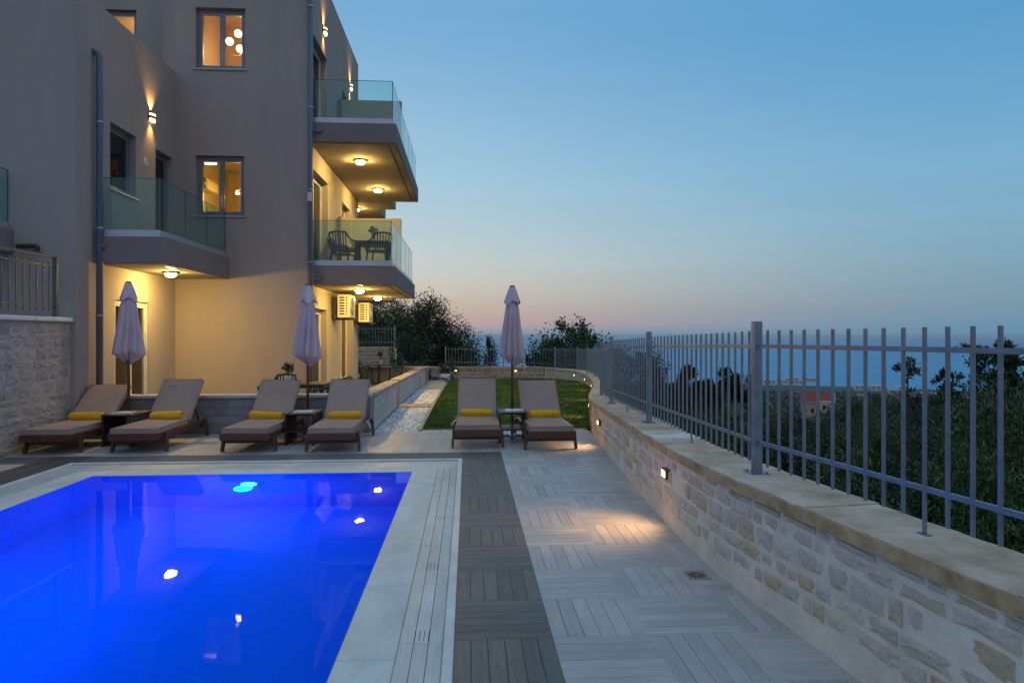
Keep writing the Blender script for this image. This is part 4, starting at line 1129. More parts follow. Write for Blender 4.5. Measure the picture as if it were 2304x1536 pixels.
wl = thing('inner_wall_lamp', (-5.62, 15.35, 5.36), 'small lit ceiling spot inside the lower lit window', 'ceiling lamp')
MB().tube([(0, 0, .03), (0, 0, .24)], .012, 6).build('stem', MAT['lampbody'], wl)
MB().box(-.12, .12, -.06, .02, -.03, .03).build('shade', MAT['globe'], wl, bevel=.01)
iu = thing('indoor_unit', (-5.895, 15.6, 4.80), 'dim wall unit with two green lights inside the lower window', 'wall unit')
MB().box(0, .22, -.35, .35, 0, .24).build('casing', MAT['roomL'], iu, bevel=.02)
for x in (.07, .19): MB().lathe([(.012, 0), (.012, .012), (.004, .014)], 8, (x, -.36, .10)).build('indicator', MAT['led'], iu)
ul = thing('terrace_room_lamp', (-8.4, 19.2, 9.7), 'lamp lighting the room behind the roof terrace window', 'ceiling lamp')
MB().lathe([(.16, 0), (.14, -.05), (.002, -.07)], 16).build('shade', MAT['globe'], ul)
room_light((0, -.5, -.5), 40, (1, .66, .30), ul)
# air vent on the left block
av = thing('air_vent', (XS, 13.13, 4.83), 'small round air vent under the left wall lamp', 'vent')
me = MB().lathe([(.075, 0), (.075, .012), (.055, .02), (.05, .012)], 18).mesh('ring'); link('ring', me, MAT['plastic'], av, rot=(0, R(90), 0))
me = MB().lathe([(.049, .002), (.049, .006)], 14).mesh('grille'); link('grille', me, MAT['winhole'], av, rot=(0, R(90), 0))

# air conditioners
def ac(y, z, label):
    o = thing('air_conditioner', (XR, y, z), label, 'air conditioner', 'outdoor air conditioner units on the building wall')
    x0, x1, y0, y1, h = .16, .46, 0, .80, .56
    MB().box(x0, x1, y0, y1, 0, h).build('casing', MAT['acbody'], o, bevel=.012, segs=2)
    for k in range(7):       # slots on the side facing the pool deck
        zz = .07+k*.066
        MB().box(x0+.05, x0+.17, y0-.003, y0+.001, zz, zz+.034).build('side_slot', MAT['acdark'], o)
        MB().box(x0+.205, x0+.24, y0-.003, y0+.001, zz, zz+.034).build('side_slot', MAT['acdark'], o)
    me = MB().lathe([(.22, 0), (.22, .006), (.002, .006)], 24).mesh('fan'); link('fan', me, MAT['acdark'], o, loc=(x1, .36, .28), rot=(0, R(90), 0))
    for rr in (.06, .10, .14, .18, .215):
        mb = MB(); mb.tube([(.012, .36+rr*math.cos(a), .28+rr*math.sin(a)) for a in [2*math.pi*k/20 for k in range(21)]], .004, 4, False); mb.build('fan_guard', MAT['acbody'], o).location = (x1, 0, 0)
    for yy in (.12, .66):
        MB().box(0, .56, yy, yy+.04, -.05, -.012).box(0, .03, yy, yy+.04, -.05, .38).build('bracket', MAT['acdark'], o)
    MB().box(.012, .15, .06, .10, .04, .5).build('back_coil', MAT['acdark'], o)
    MB().box(.10, .53, .09, .11, -.006, -.0005).build('bracket_tray', MAT['acdark'], o)
    return o
ac(16.78, 2.03, 'nearer cream air conditioner unit on the wall under the lower balcony')
ac(19.98, 1.98, 'farther cream air conditioner unit near the building corner')
cm = thing('security_camera', (-2.62, 21.9, 2.65), 'small security camera under the rear balcony slab', 'camera')
MB().lathe([(.05, 0), (.05, -.03), (.02, -.05)], 12).build('mount', MAT['acbody'], cm)
MB().tube([(0, .05, -.09), (.02, -.14, -.11)], .045, 12).build('body', MAT['plastic'], cm)
def tap(p, label):
    o = thing('wall_tap', p, label, 'tap')
    MB().tube([(0, 0, 0), (.09, 0, 0), (.11, 0, -.02), (.11, 0, -.06)], .014, 8).build('spout', MAT['brass'], o)
    MB().box(.05, .07, -.035, .035, .02, .03).box(.055, .065, -.005, .005, 0, .02).build('handle', MAT['brass'], o)
tap((XR, 17.2, 3.35), 'small wall tap on the lower right balcony'); tap((XR, 20.5, .42), 'small wall tap near the ground floor building corner')
sb = thing('socket_box', (XR, 17.9, .55), 'small white outdoor socket beside the ground floor door', 'socket')
MB().box(0, .04, -.04, .04, -.06, .06).build('cover', MAT['plastic'], sb, bevel=.008); MB().box(.04, .05, -.02, .02, -.02, .02).build('flap', MAT['pot'], sb)

# ------------------------------------------------------------------ left retaining wall and railing
XL = -6.07
sw = thing('retaining_wall', (XL, 9, 0), 'tall rough pale stone wall at left behind the end lounger', 'wall')
MB().box(XL-.4, XL, -3, 10.866, -.3, 1.80).build('wall_body', MAT['mortarL'], sw, True)
y = 3.0
while y < 10.85:
    e = min(10.85, y+random.uniform(.8, 1.2)); MB().box(XL-.42, XL+.05, y+.003, e-.003, 1.80, 1.868).build('coping_slab', MAT['lip'], sw, True, bevel=.012); y = e
courses(sw, ST_L, lambda u, v: ((XL, u, v), (-1, 0, 0)), 6.9, 10.86, .0, 1.78, .065, .20, .12, .44, (.001, .013), joint=.012, rnd=rs)
DBALM = BALM.copy(); DBALM.materials.clear(); DBALM.materials.append(MAT['darkrail'])
lr = thing('side_railing', (XL-.05, 9.5, 1.87), 'galvanised railing on top of the tall left stone wall', 'railing')
fence_post(lr, (XL-.04, 10.55), 1.868, 2.75, .06, 0); fence_post(lr, (XL-.04, 7.9), 1.868, 2.75, .06, 0)
for h, w in ((2.015, .022), (2.605, .022), (2.735, .03)): MB().box(XL-.052, XL-.028, 7.9, 10.55, h, h+w).build('rail', MAT['darkrail'], lr, True)
for k in range(1, 18):
    o = link('baluster', DBALM, None, lr); o.location = Vector((XL-.04, 10.55-k*.148, 1.95))-parent_world(lr); o.scale = (1, 1, .72)

for c in kids(lr):
    if c.name.startswith('post'): c.data = c.data.copy(); c.data.materials.clear(); c.data.materials.append(MAT['darkrail'])

# ------------------------------------------------------------------ sun loungers
def cushion_mesh(l, w, t, b=.028, name='cushion'):
    mb = MB(); nx, ny = 8, 14; top, bot = [], []
    for sgn in (1, -1):
        for j in range(ny+1):
            for i in range(nx+1):
                x = (i/nx-.5)*w; y = j/ny*l; ex = 1-abs(i/nx-.5)*2; ey = 1-abs(j/ny-.5)*2
                puff = .011*min(1, ex*3.5)*min(1, ey*5)+.0026*math.sin(x*19+y*7)*math.sin(y*11+x*4)
                mb.v.append((x, y, t/2+sgn*(t/2+puff)))
    W_ = nx+1; H_ = ny+1; o2 = W_*H_
    for j in range(ny):
        for i in range(nx):
            a = j*W_+i; mb.f.append((a, a+1, a+W_+1, a+W_)); a += o2; mb.f.append((a, a+W_, a+W_+1, a+1))
    for j in range(ny):
        a = j*W_; mb.f.append((a, a+W_, a+W_+o2, a+o2)); a = j*W_+nx; mb.f.append((a, a+o2, a+W_+o2, a+W_))
    for i in range(nx):
        a = i; mb.f.append((a, a+o2, a+1+o2, a+1)); a = ny*W_+i; mb.f.append((a, a+1, a+1+o2, a+o2))
    return mb.mesh(name)
def make_lounger():
    o = thing('sun_lounger', (0, 0, 0), '', 'sun lounger', 'taupe cushioned wooden sun loungers by the pool')
    def wd(mb, n, b=.004): return mb.build(n, MAT['wood'], o, bevel=b)
    wd(MB().box(-.325, -.29, .016, 1.80, .185, .275), 'side_rail'); wd(MB().box(.29, .325, .016, 1.80, .185, .275), 'side_rail')
    wd(MB().box(-.327, .327, -.012, .014, .178, .272), 'front_board'); wd(MB().box(-.335, .335, .19, .22, .112, .172), 'front_stretcher')
    wd(MB().box(-.285, .285, 1.70, 1.73, .13, .19), 'rear_stretcher')
    for k in range(8): wd(MB().box(-.288, .288, .06+k*.135, .15+k*.135, .252, .270), 'slat', .003)
    for sx in (-1, 1):
        wd(MB().bar((sx*.362, .185, 0), (sx*.343, .225, .258), .034, .075, (0, 1, 0)), 'leg'); wd(MB().bar((sx*.362, 1.70, 0), (sx*.343, 1.66, .258), .034, .075, (0, 1, 0)), 'leg')
    ANG = R(43); c, s = math.cos(ANG), math.sin(ANG); hy, hz_ = 1.13, .275
    fr = MB()
    for sx in (-.27, .27): fr.bar((sx, 0, -.012), (sx, .74, -.012), .035, .03)
    fr.bar((-.27, .72, -.012), (.27, .72, -.012), .03, .04)
    for k in range(5): fr.box(-.25, .25, .06+k*.13, .15+k*.13, -.005, .007)
    bf = fr.build('back_frame', MAT['wood'], o, bevel=.003); bf.location = (0, hy, hz_); bf.rotation_euler = (ANG, 0, 0)
    for sx in (-.23, .23): wd(MB().bar((sx, hy+.45*c, hz_+.45*s-.02), (sx, 1.72, .20), .025, .03), 'back_strut', .002)
    m1 = link('seat_cushion', cushion_mesh(1.14, .60, .068, name='seat_cushion'), MAT['cushion'], o, loc=(0, .005, .274))
    m2 = link('back_cushion', cushion_mesh(.80, .60, .062, name='back_cushion'), MAT['cushion'], o, loc=(0, hy+.02, hz_+.012), rot=(ANG, 0, 0))
    for part, l in ((m1, 1.14), (m2, .80)):
        for z in (.004, .066):
            pts = [(-.3, 0, z), (.3, 0, z), (.3, l, z), (-.3, l, z), (-.3, 0, z)]
            MB().tube(pts, .0045, 5).build('piping', MAT['piping'], part)
    return o
loungers = []
proto = make_lounger()
LP = [(-5.62, 9.47, 1.0, 'sun lounger at the far left end against the rough stone wall'),
      (-4.50, 9.50, .5, 'second sun lounger from the left, standing before the lit building corner'),
      (-3.02, 9.44, -1.5, 'sun lounger just left of the middle umbrella table'),
      (-1.86, 9.38, 0.5, 'sun lounger right of the middle umbrella with a hanging white tie at its side'),
      (.142, 9.58, 0, 'sun lounger left of the lawn umbrella table with a looped white tie'),
      (1.165, 9.36, 1.5, 'rightmost sun lounger beside the curved garden wall')]
src_tree = {}
for c in bpy.data.objects:
    if c.parent: src_tree.setdefault(c.parent.name, []).append(c)
for i, (x, y, a, lab) in enumerate(LP):
    o = proto if i == 0 else copy_tree(proto, None, src_tree)
    o.location = (x, y, 0); o.rotation_euler = (0, 0, R(a)); o['label'] = lab; loungers.append(o)
    for c in bpy.data.objects:
        if c.parent == o and c.name.startswith(('back_cushion', 'back_frame')): c.rotation_euler = (R((37, 45, 44, 45, 44, 42)[i]), 0, R((.6, -.5, .4, 0, -.8, .7)[i]))
        if c.parent == o and c.name.startswith('seat_cushion'): c.rotation_euler = (0, 0, R((-.6, .8, -.4, .9, -.7, .5)[i]))
def tie(parent, pts): MB().tube(pts, .006, 5).build('tie', MAT['string'], parent)
tie(loungers[3], [(.31, 1.10, .30), (.36, 1.06, .30), (.40, 1.05, .25), (.39, 1.04, .19)]); tie(loungers[3], [(.33, 1.09, .30), (.37, 1.02, .28), (.39, 1.0, .22)])
tie(loungers[4], [(-.31, 1.08, .31), (-.36, .98, .28), (-.40, .90, .23), (-.385, .89, .22), (-.35, .97, .27), (-.31, 1.06, .31)])
# rolled towels
def towel(lg, lab, seed):
    rnd = random.Random(seed); o = thing('rolled_towel', (0, 0, 0), lab, 'towel', 'rolled yellow towels on the loungers')
    L_, r = rnd.uniform(.44, .49), .060; n, m_ = 18, 16; mb = MB(); ph = rnd.random()*6
    for i in range(m_+1):
        x = (i/m_-.5)*L_; e = min(1, (1-abs(i/m_-.5)*2)*9); rr = r*(.86+.14*math.sqrt(e))*(1+.04*math.sin(i*.7+ph))
        for j in range(n):
            a = 2*math.pi*j/n; q = rr*(1+.05*math.sin(3*a+ph)); mb.v.append((x, q*math.cos(a)*1.15, max(-r*.8, q*math.sin(a)*(.95+.08*math.sin(i*.35+ph)))))
    for i in range(m_):
        for j in range(n): mb.f.append((i*n+j, i*n+(j+1) % n, (i+1)*n+(j+1) % n, (i+1)*n+j))
    mb.f.append(tuple(range(n))); mb.f.append(tuple(range(m_*n+n-1, m_*n-1, -1)))
    mb.build('roll', MAT['towel'], o, smooth=True)
    MB().tube([(-L_/2+.01, -r*1.0, -r*.62), (0, -r*1.12, -r*.66), (L_/2-.01, -r*1.0, -r*.6)], .006, 6).build('hem', MAT['towel'], o)
    for sx in (-1, 1):
        pts = [(sx*(L_/2+.001), (.006+.0045*t)*math.cos(t)*1.1, (.006+.0045*t)*math.sin(t)) for t in [k*.55 for k in range(14)]]
        MB().tube(pts, .0035, 5).build('spiral_edge', MAT['towel'], o)
    M_ = Matrix.Rotation(lg.rotation_euler.z, 4, 'Z'); p = M_ @ Vector((rnd.uniform(-.02, .03), 1.015, .402)); o.location = Vector(lg.location)+p
    o.rotation_euler = (0, rnd.uniform(-.03, .03), lg.rotation_euler.z+rnd.uniform(-.06, .06))
for i, lab in enumerate(['rolled yellow towel on the far left lounger', 'rolled yellow towel on the second lounger from the left', 'rolled yellow towel on the lounger left of the middle umbrella table',
                         'rolled yellow towel on the lounger right of the middle umbrella', 'rolled yellow towel on the lounger left of the lawn umbrella', 'rolled yellow towel on the rightmost lounger']):
    towel(loungers[i], lab, 20+i)
# side tables with magazines
def side_table(x, y, lab, lab2, rz=0):
    o = thing('side_table', (x, y, 0), lab, 'side table', 'dark wooden side tables between the loungers', R(rz))
    for sx in (-1, 1): MB().box(sx*.195-.014, sx*.195+.014, 0, .62, 0, .437).build('side_panel', MAT['darkwood'], o, bevel=.004)
    for k in range(6): MB().box(-.212, .212, k*.104, k*.104+.100, .438, .458).build('top_slat', MAT['darkwood'], o, bevel=.003)
    MB().box(-.179, .179, .03, .60, .185, .207).build('shelf', MAT['darkwood'], o, bevel=.003)
    MB().box(-.179, .179, .585, .60, .36, .436).build('apron', MAT['darkwood'], o, bevel=.003)
    g = thing('magazines', (x+.02, y+.17, .459), lab2, 'magazines', 'small stacks of magazines on the side tables', R(rz))
    for k, (a, w, h) in enumerate(((4, .21, .28), (-7, .20, .27))):
        me = MB().box(-h/2, h/2, -w/2, w/2, 0, .009).mesh('magazine', bevel=.001); q = link('magazine', me, MAT['paperedge'], g, loc=(.01*k, .01*k, k*.0115), rot=(0, 0, R(a)))
        MB().box(-h/2, h/2, -w/2, w/2, .0092, .0104).build('cover', MAT['paper'], q)
side_table(-5.03, 10.12, 'dark wooden side table between the two left loungers', 'magazines on the side table between the two left loungers', -2)
side_table(-2.45, 10.1, 'dark wooden side table under the middle umbrella', 'magazines on the side table under the middle umbrella')
side_table(.67, 10.07, 'dark wooden side table under the lawn umbrella', 'open magazine stack on the side table under the lawn umbrella', 1)

# closed umbrellas
def umbrella(x, y, H_, lab, seed, rot):
    rnd = random.Random(seed); o = thing('closed_umbrella', (x, y, 0), lab, 'umbrella', 'closed mauve parasols behind the side tables')
    MB().tube([(0, 0, .30), (0, 0, H_-.05)], .0205, 12).build('pole', MAT['polewood'], o, smooth=True)
    MB().lathe([(.038, 0), (.046, .015), (.036, .03)], 14, (0, 0, H_-.032)).build('finial', MAT['finial'], o)
    bs = MB().box(-.23, .23, -.045, .045, .005, .04).box(-.045, .045, -.23, .23, .0055, .0395); bs.tube([(0, 0, .03), (0, 0, .42)], .028, 12); b = bs.build('base', MAT['steel'], o)
    for q in ((.19, 0), (-.19, 0), (0, .19), (0, -.19)): MB().lathe([(.022, .04), (.022, .052), (.012, .056)], 8, (*q, 0)).build('bolt', MAT['channel'], b)
    nf = 8; n = nf*14; m_ = 30; zt_, zb = H_-.04, H_-1.12; ph = [rnd.uniform(-.2, .2) for _ in range(nf)]; amp = [rnd.uniform(.75, 1.25) for _ in range(nf)]; hem = [rnd.uniform(-.04, .05) for _ in range(nf)]
    def prof(t): return lerp_tab([(0, .026), (.12, .075), (.3, .115), (.55, .155), (.8, .20), (1, .238)], t)
    def fold(a, t):
        k = int((a/(2*math.pi))*nf) % nf; f = a/(2*math.pi)*nf-int(a/(2*math.pi)*nf)
        tw = f+ph[k]*t*.5; w = abs(2*(tw-math.floor(tw))-1)
        w = w**1.4
        return 1-(.10+.62*min(1, t*1.5))*amp[k]*(1-w)*.8, hem[k]*(1-abs(2*f-1))
    mb = MB()
    for i in range(m_+1):
        t = i/m_
        for j in range(n):
            a = 2*math.pi*j/n; f, h = fold(a, t); r = prof(t)*f*(1+.05*math.sin(a*3+seed)*t); a2 = a+.22*t*math.sin(t*2.5+seed)+.10*t*math.sin(a*2+seed)
            mb.v.append((r*math.cos(a2), r*math.sin(a2), zt_-(zt_-zb)*t+h*t**4+.035*t*math.cos(a+seed*1.7)))
    for i in range(m_):
        for j in range(n): mb.f.append((i*n+j, i*n+(j+1) % n, (i+1)*n+(j+1) % n, (i+1)*n+j))
    # tucked hem: cloth turns in and hangs in a bundle by the pole
    base = m_*n; rings = [(.80, -.035), (.52, -.075), (.30, -.11), (.16, -.13)]
    for q, (k_, dz) in enumerate(rings):
        for j in range(n):
            v = mb.v[base+j]; wv = 1+.16*math.sin(j*2*math.pi/n*nf+q); mb.v.append((v[0]*k_*wv, v[1]*k_*wv, v[2]+dz+.012*math.sin(j*.9+q*2)))
    for q in range(len(rings)):
        i0 = (m_+q)*n
        for j in range(n): mb.f.append((i0+j, i0+(j+1) % n, i0+n+(j+1) % n, i0+n+j))
    c = mb.build('canopy', MAT['canvas'], o, smooth=True); c.rotation_euler = (0, 0, rot)
    mb = MB(); m2 = 9
    for i in range(m2+1):
        t = i/m2
        for j in range(n):
            a = 2*math.pi*j/n; f = 1-.34*t*abs(math.sin(a*nf/2*.5+seed))**1.5
            r = (.030+.112*t**.9)*f+.010; mb.v.append((r*math.cos(a), r*math.sin(a), H_-.018-.262*t+(.03*math.sin(a*4+seed)*t**3)))
    for i in range(m2):
        for j in range(n): mb.f.append((i*n+j, i*n+(j+1) % n, (i+1)*n+(j+1) % n, (i+1)*n+j))
    v = mb.build('top_valance', MAT['canvas'], o, smooth=True); v.rotation_euler = (0, 0, rot)
    return o
umbrella(-5.22, 10.88, 2.43, 'closed mauve umbrella standing left before the lit doorway', 1, .3)
umbrella(-2.50, 10.86, 2.40, 'closed mauve umbrella standing in the middle of the lounger row', 2, 1.2)
umbrella(.70, 10.80, 2.39, 'closed mauve umbrella standing in front of the lawn', 3, 2.0)

# ------------------------------------------------------------------ terrace and balcony furniture
def make_chair(mat):
    o = thing('garden_chair', (0, 0, 0), '', 'chair')
    def b(mb, n, bev=.004): return mb.build(n, MAT[mat], o, bevel=bev)
    b(MB().box(-.22, .22, -.22, .22, .43, .452), 'seat', .008)
    for sx in (-1, 1):
        b(MB().bar((sx*.26, -.25, 0), (sx*.21, -.19, .44), .03, .034, (0, 1, 0)), 'leg'); b(MB().bar((sx*.25, .27, 0), (sx*.20, .20, .44), .03, .034, (0, 1, 0)), 'leg')
        b(MB().tube([(sx*.21, -.21, .44), (sx*.285, -.20, .60), (sx*.29, -.02, .64), (sx*.27, .18, .66), (sx*.22, .27, .74)], [.02, .022, .022, .02, .018], 8), 'armrest', 0)
        for k in range(3): b(MB().tube([(sx*(.22+.005*k), -.12+.10*k, .44), (sx*.27, -.05+.09*k, .56), (sx*(.275-.01*k), .03+.08*k, .645)], .011, 6), 'side_slat', 0)
    for k in range(7):
        x = -.18+k*.06; b(MB().tube([(x*.85, .20, .445), (x, .25, .58), (x*1.12, .31, .80)], .013, 6), 'back_slat', 0)
    b(MB().tube([(-.235, .27, .74), (-.20, .31, .81), (0, .335, .835), (.20, .31, .81), (.235, .27, .74)], .024, 8), 'top_rail', 0)
    return o
ch = make_chair('navy'); chb = make_chair('brownresin')
tree2 = {}
for c in bpy.data.objects:
    if c.parent: tree2.setdefault(c.parent.name, []).append(c)
def chair(p, rz, lab, brown=False, grp=None, first=[True, True]):
    k = 1 if brown else 0; src = chb if brown else ch
    o = src if first[k] else copy_tree(src, None, tree2)
    first[k] = False; o.location = p; o.rotation_euler = (0, 0, R(rz)); o['label'] = lab
    if grp: o['group'] = grp
    return o
def table(p, w, l, h, lab, mat='navy', rz=0, ped=False):
    o = thing('garden_table', p, lab, 'table', rz=R(rz))
    for k in range(4): MB().box(-w/2+k*w/4+.002, -w/2+(k+1)*w/4-.002, -l/2, l/2, h-.03, h).build('top_slat', MAT['tabletop'], o, bevel=.003)
    if ped:
        MB().box(-.04, .04, -.04, .04, .03, h-.031).build('column', MAT[mat], o); MB().box(-.25, .25, -.25, .25, 0, .03).build('foot', MAT[mat], o, bevel=.006)
    else:
        MB().box(-w/2+.03, w/2-.03, -l/2+.03, l/2-.03, h-.075, h-.032).build('apron', MAT[mat], o)
        for sx in (-1, 1):
            for sy in (-1, 1): MB().box(sx*(w/2-.06)-.035, sx*(w/2-.06)+.035, sy*(l/2-.06)-.035, sy*(l/2-.06)+.035, 0, h-.076).build('leg', MAT[mat], o, bevel=.006)
    return o
def leaf_cluster(n, rx, ry, rz_, size, asp, seed, droop=0, clumps=0, shell=.35, upright=False, cr0=.16, cr1=.34):
    """n rhombic leaves spread through an ellipsoid, gathered in clumps"""
    g = np.random.default_rng(seed)
    if clumps:
        d = g.normal(size=(clumps, 3)); d /= np.linalg.norm(d, axis=1)[:, None]; rad = (shell+(1-shell)*g.random(clumps))[:, None]**.7
        cc = d*rad; cr = g.uniform(cr0, cr1, clumps); k = g.integers(0, clumps, n); P = cc[k]+g.normal(size=(n, 3))*(cr[k]*.5)[:, None]
    else:
        d = g.normal(size=(n, 3)); d /= np.linalg.norm(d, axis=1)[:, None]; P = d*(g.random(n)[:, None]**.45)
    P = P*np.array([rx, ry, rz_])
    ax = g.normal(size=(n, 3)); out = P/np.array([rx, ry, rz_]); ax = ax*.7+out*.9+np.array([0, 0, .5 if upright else .15-droop]); ax /= np.linalg.norm(ax, axis=1)[:, None]
    sd = np.cross(ax, g.normal(size=(n, 3))); sd /= np.linalg.norm(sd, axis=1)[:, None]
    L_ = (size*g.uniform(.6, 1.3, n))[:, None]; w = L_*asp
    return np.stack([P, P+ax*L_*.5+sd*w*.5, P+ax*L_, P+ax*L_*.5-sd*w*.5], 1)
def quads_mesh(name, Q):
    n = len(Q); me = bpy.data.meshes.new(name); me.vertices.add(n*4); me.vertices.foreach_set('co', np.ascontiguousarray(Q, dtype=np.float32).ravel())
    me.loops.add(n*4); me.loops.foreach_set('vertex_index', np.arange(n*4)); me.polygons.add(n); me.polygons.foreach_set('loop_start', np.arange(0, n*4, 4)); me.update(); return me
def pot_plant(p, lab, r=.06, h=.10, ph=.22, stem=True):
    o = thing('potted_plant', p, lab, 'potted plant')
    MB().lathe([(r*.75, 0), (r, h), (r*.9, h), (r*.85, h-.015)], 14).build('pot', MAT['pot'], o)
    MB().tube([(0, 0, h-.02), (.01, 0, h+ph*.6)], .012, 6).build('stem', MAT['bark'], o)
    Q = leaf_cluster(160, .085, .085, .075, .06, .5, 5)+np.array([0, 0, h+ph*.75]); link('leaves', quads_mesh('leaves', Q), MAT['garden'], o)
table((-3.13, 12.95, 0), 1.05, .75, .715, 'brown topped table on the terrace behind the middle umbrella', 'navy')
chair((-3.68, 13.45, 0), -20, 'dark chair at the terrace table behind the left middle lounger', grp='dark chairs around the terrace table'); chair((-2.52, 12.80, 0), -105, 'dark slatted chair at the terrace table seen beside the middle lounger', grp='dark chairs around the terrace table')
pot_plant((-3.34, 12.95, .716), 'small potted plant on the near terrace table', .07, .13, .20)
table((-3.25, 25.2, zg(25.2)), .75, .75, .74, 'small square table on the far terrace', 'brownresin', 0, True)
chair((-3.72, 24.9, zg(24.9)), 75, 'brown chair left of the far terrace table beside the building corner', True, 'brown chairs at the far terrace table'); chair((-2.62, 25.05, zg(25)), -80, 'brown chair right of the far terrace table before the tan wall', True, 'brown chairs at the far terrace table')
pot_plant((-3.2, 25.2, zg(25.2)+.741), 'white flower pot on the far terrace table', .09, .15, .26)
table((-2.22, 16.15, 3.062), .80, .80, .70, 'brown topped table on the lower right balcony', 'navy', 4)
chair((-2.78, 15.62, 3.062), 160, 'dark chair nearest the glass at left of the balcony table', grp='dark chairs on the lower right balcony'); chair((-2.02, 15.72, 3.062), 205, 'dark chair right of the balcony table by the glass corner', grp='dark chairs on the lower right balcony')
chair((-2.95, 16.4, 3.062), 80, 'dark chair at left behind the balcony table near the door', grp='dark chairs on the lower right balcony')
pot_plant((-2.22, 16.25, 3.763), 'small round potted plant on the balcony table', .065, .10, .26)

# ------------------------------------------------------------------ garden plants by the far wall
def garden_plant(x, y, kind, h, w, lab, seed, mat='garden'):
    z = zg(min(y, 33)); o = thing('garden_plant', (x, y, z), lab, 'plant')
    g = np.random.default_rng(seed)
    if kind == 'grass':
        n = 240; a = g.random(n)*6.28; ln = g.uniform(.5, 1, n)*h; sp = g.uniform(.1, .75, n)*w; b = np.stack([g.normal(0, .05, n), g.normal(0, .05, n), np.zeros(n)], 1)
        d = np.stack([np.cos(a)*sp, np.sin(a)*sp, ln], 1); sd = np.stack([-np.sin(a), np.cos(a), 0*a], 1)*.012
        m_ = b+d*.55+np.array([0, 0, .08])*h; Q = np.stack([b-sd, b+sd, m_+sd*.8, m_-sd*.8], 1); e = b+d*np.array([1.1, 1.1, .85]); Q2 = np.stack([m_-sd*.8, m_+sd*.8, e+sd*.1, e-sd*.1], 1); Q = np.concatenate([Q, Q2])
    else:
        Q = leaf_cluster(900, w*.5, w*.5, h*.5, .11, .38, seed, clumps=26, upright=True)+np.array([0, 0, h*.52])
    link('leaves', quads_mesh('leaves', Q), MAT[mat], o)
    MB().tube([(0, 0, -.05), (.02, 0, h*.3), (-.01, .02, h*.55)], [.018, .014, .006], 6).build('stem', MAT['bark'], o)
garden_plant(-.95, 31.6, 'bush', .85, .8, 'bright green leafy plant beside the far wall light', 1)
garden_plant(-1.9, 31.0, 'grass', .75, .8, 'dry tan tufted grass clump left of the bright green plant', 2, 'lav')
garden_plant(-2.5, 30.2, 'grass', 1.1, 1.0, 'spiky dark green plant behind the end of the low side wall', 3)
garden_plant(-4.9, 28.8, 'grass', 1.2, 1.2, 'spiky palm like plant beside the building corner', 4)
garden_plant(-3.8, 29.5, 'grass', 1.0, 1.3, 'dark spiky plant behind the far terrace chairs', 6)
garden_plant(-3.2, 31.5, 'bush', 1.7, .9, 'tall dark green shrub behind the far terrace table', 5, 'oleander')
garden_plant(-1.5, 28.3, 'bush', .22, 1.2, 'low grey green ground plant near the end of the pebble path', 7, 'lav')
rk = thing('white_rock', (-.98, 29.4, zg(29.4)), 'white rock in the planting bed by the lawn', 'rock')
rm = stone_mesh('rock', 3); link('rock', rm, MAT['white'], rk, scale=(.45, .3, .3), loc=(0, -.1, .12))
for i, (x, y, w) in enumerate(((-1.2, 27.4, .75), (-1.35, 28.8, .6))):
    t = thing('stepping_stone', (x, y, zg(y)), ['pale stepping stone just past the pebble path', 'pale stepping stone beside the grey ground plant'][i], 'stepping stone')
    pts = [(w*.5*math.cos(a)*random.uniform(.8, 1.1), w*.32*math.sin(a)*random.uniform(.8, 1.1)) for a in [2*math.pi*k/9 for k in range(9)]]
    MB().poly_prism(pts, -.05, .05).build('slab', MAT['tanface'], t, bevel=.01)

# ------------------------------------------------------------------ trees
def trunk_mesh(mb, base, top, r0, r1, limbs, seed):
    g = random.Random(seed); b, t = Vector(base), Vector(top); m_ = b.lerp(t, .5)+Vector((g.uniform(-.2, .2), g.uniform(-.2, .2), 0))
    mb.tube([b, m_, t], [r0, (r0+r1)/2, r1], 8)
    for q in limbs:
        q = Vector(q); s_ = b.lerp(t, g.uniform(.5, .95)); k = s_.lerp(q, .5)+Vector((0, 0, .15*(q-s_).length)); mb.tube([s_, k, q], [r1*.8, r1*.5, r1*.15], 6)
def tree(name, p, r, h, lab, seed, mat, n, size, asp, clumps, trunk_h, grp=None, cat='tree', shell=.35):
    """p: foot of the trunk; crown ellipsoid radius r, height h above trunk_h"""
    o = thing(name, p, lab, cat, grp); rx, ry, rz_ = r, r*.9, h/2
    c = np.array([0, 0, trunk_h+h/2]); Q = leaf_cluster(n, rx, ry, rz_, size, asp, seed, clumps=clumps, shell=shell)+c
    g = random.Random(seed); mb = MB()
    limbs = [(rx*.75*math.cos(a), ry*.75*math.sin(a), trunk_h+h*(.3+.5*g.random())) for a in [g.random()*6.28 for _ in range(9)]]
    trunk_mesh(mb, (0, 0, -.3), (0, 0, trunk_h+h*.45), max(.05, r*.075), max(.02, r*.035), limbs, seed)
    mb.build('trunk', MAT['bark'], o, smooth=True)
    link('crown', quads_mesh('crown', Q), MAT[mat], o)
    return o
GT = 'trees beyond the far garden wall'
tz = lambda x, y: terrain_z(x, y)
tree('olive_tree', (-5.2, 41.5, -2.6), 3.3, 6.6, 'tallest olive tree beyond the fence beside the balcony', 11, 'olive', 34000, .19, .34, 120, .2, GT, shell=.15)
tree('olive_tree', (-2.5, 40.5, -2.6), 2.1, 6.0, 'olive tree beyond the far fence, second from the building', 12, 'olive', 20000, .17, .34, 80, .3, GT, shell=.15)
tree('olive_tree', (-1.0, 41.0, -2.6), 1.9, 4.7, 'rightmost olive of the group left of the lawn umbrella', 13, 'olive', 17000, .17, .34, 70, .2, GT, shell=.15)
tree('olive_tree', (-7.8, 43.0, -2.6), 3.2, 6.0, 'olive tree half hidden behind the building corner', 14, 'olive', 24000, .19, .34, 90, .2, GT, shell=.15)
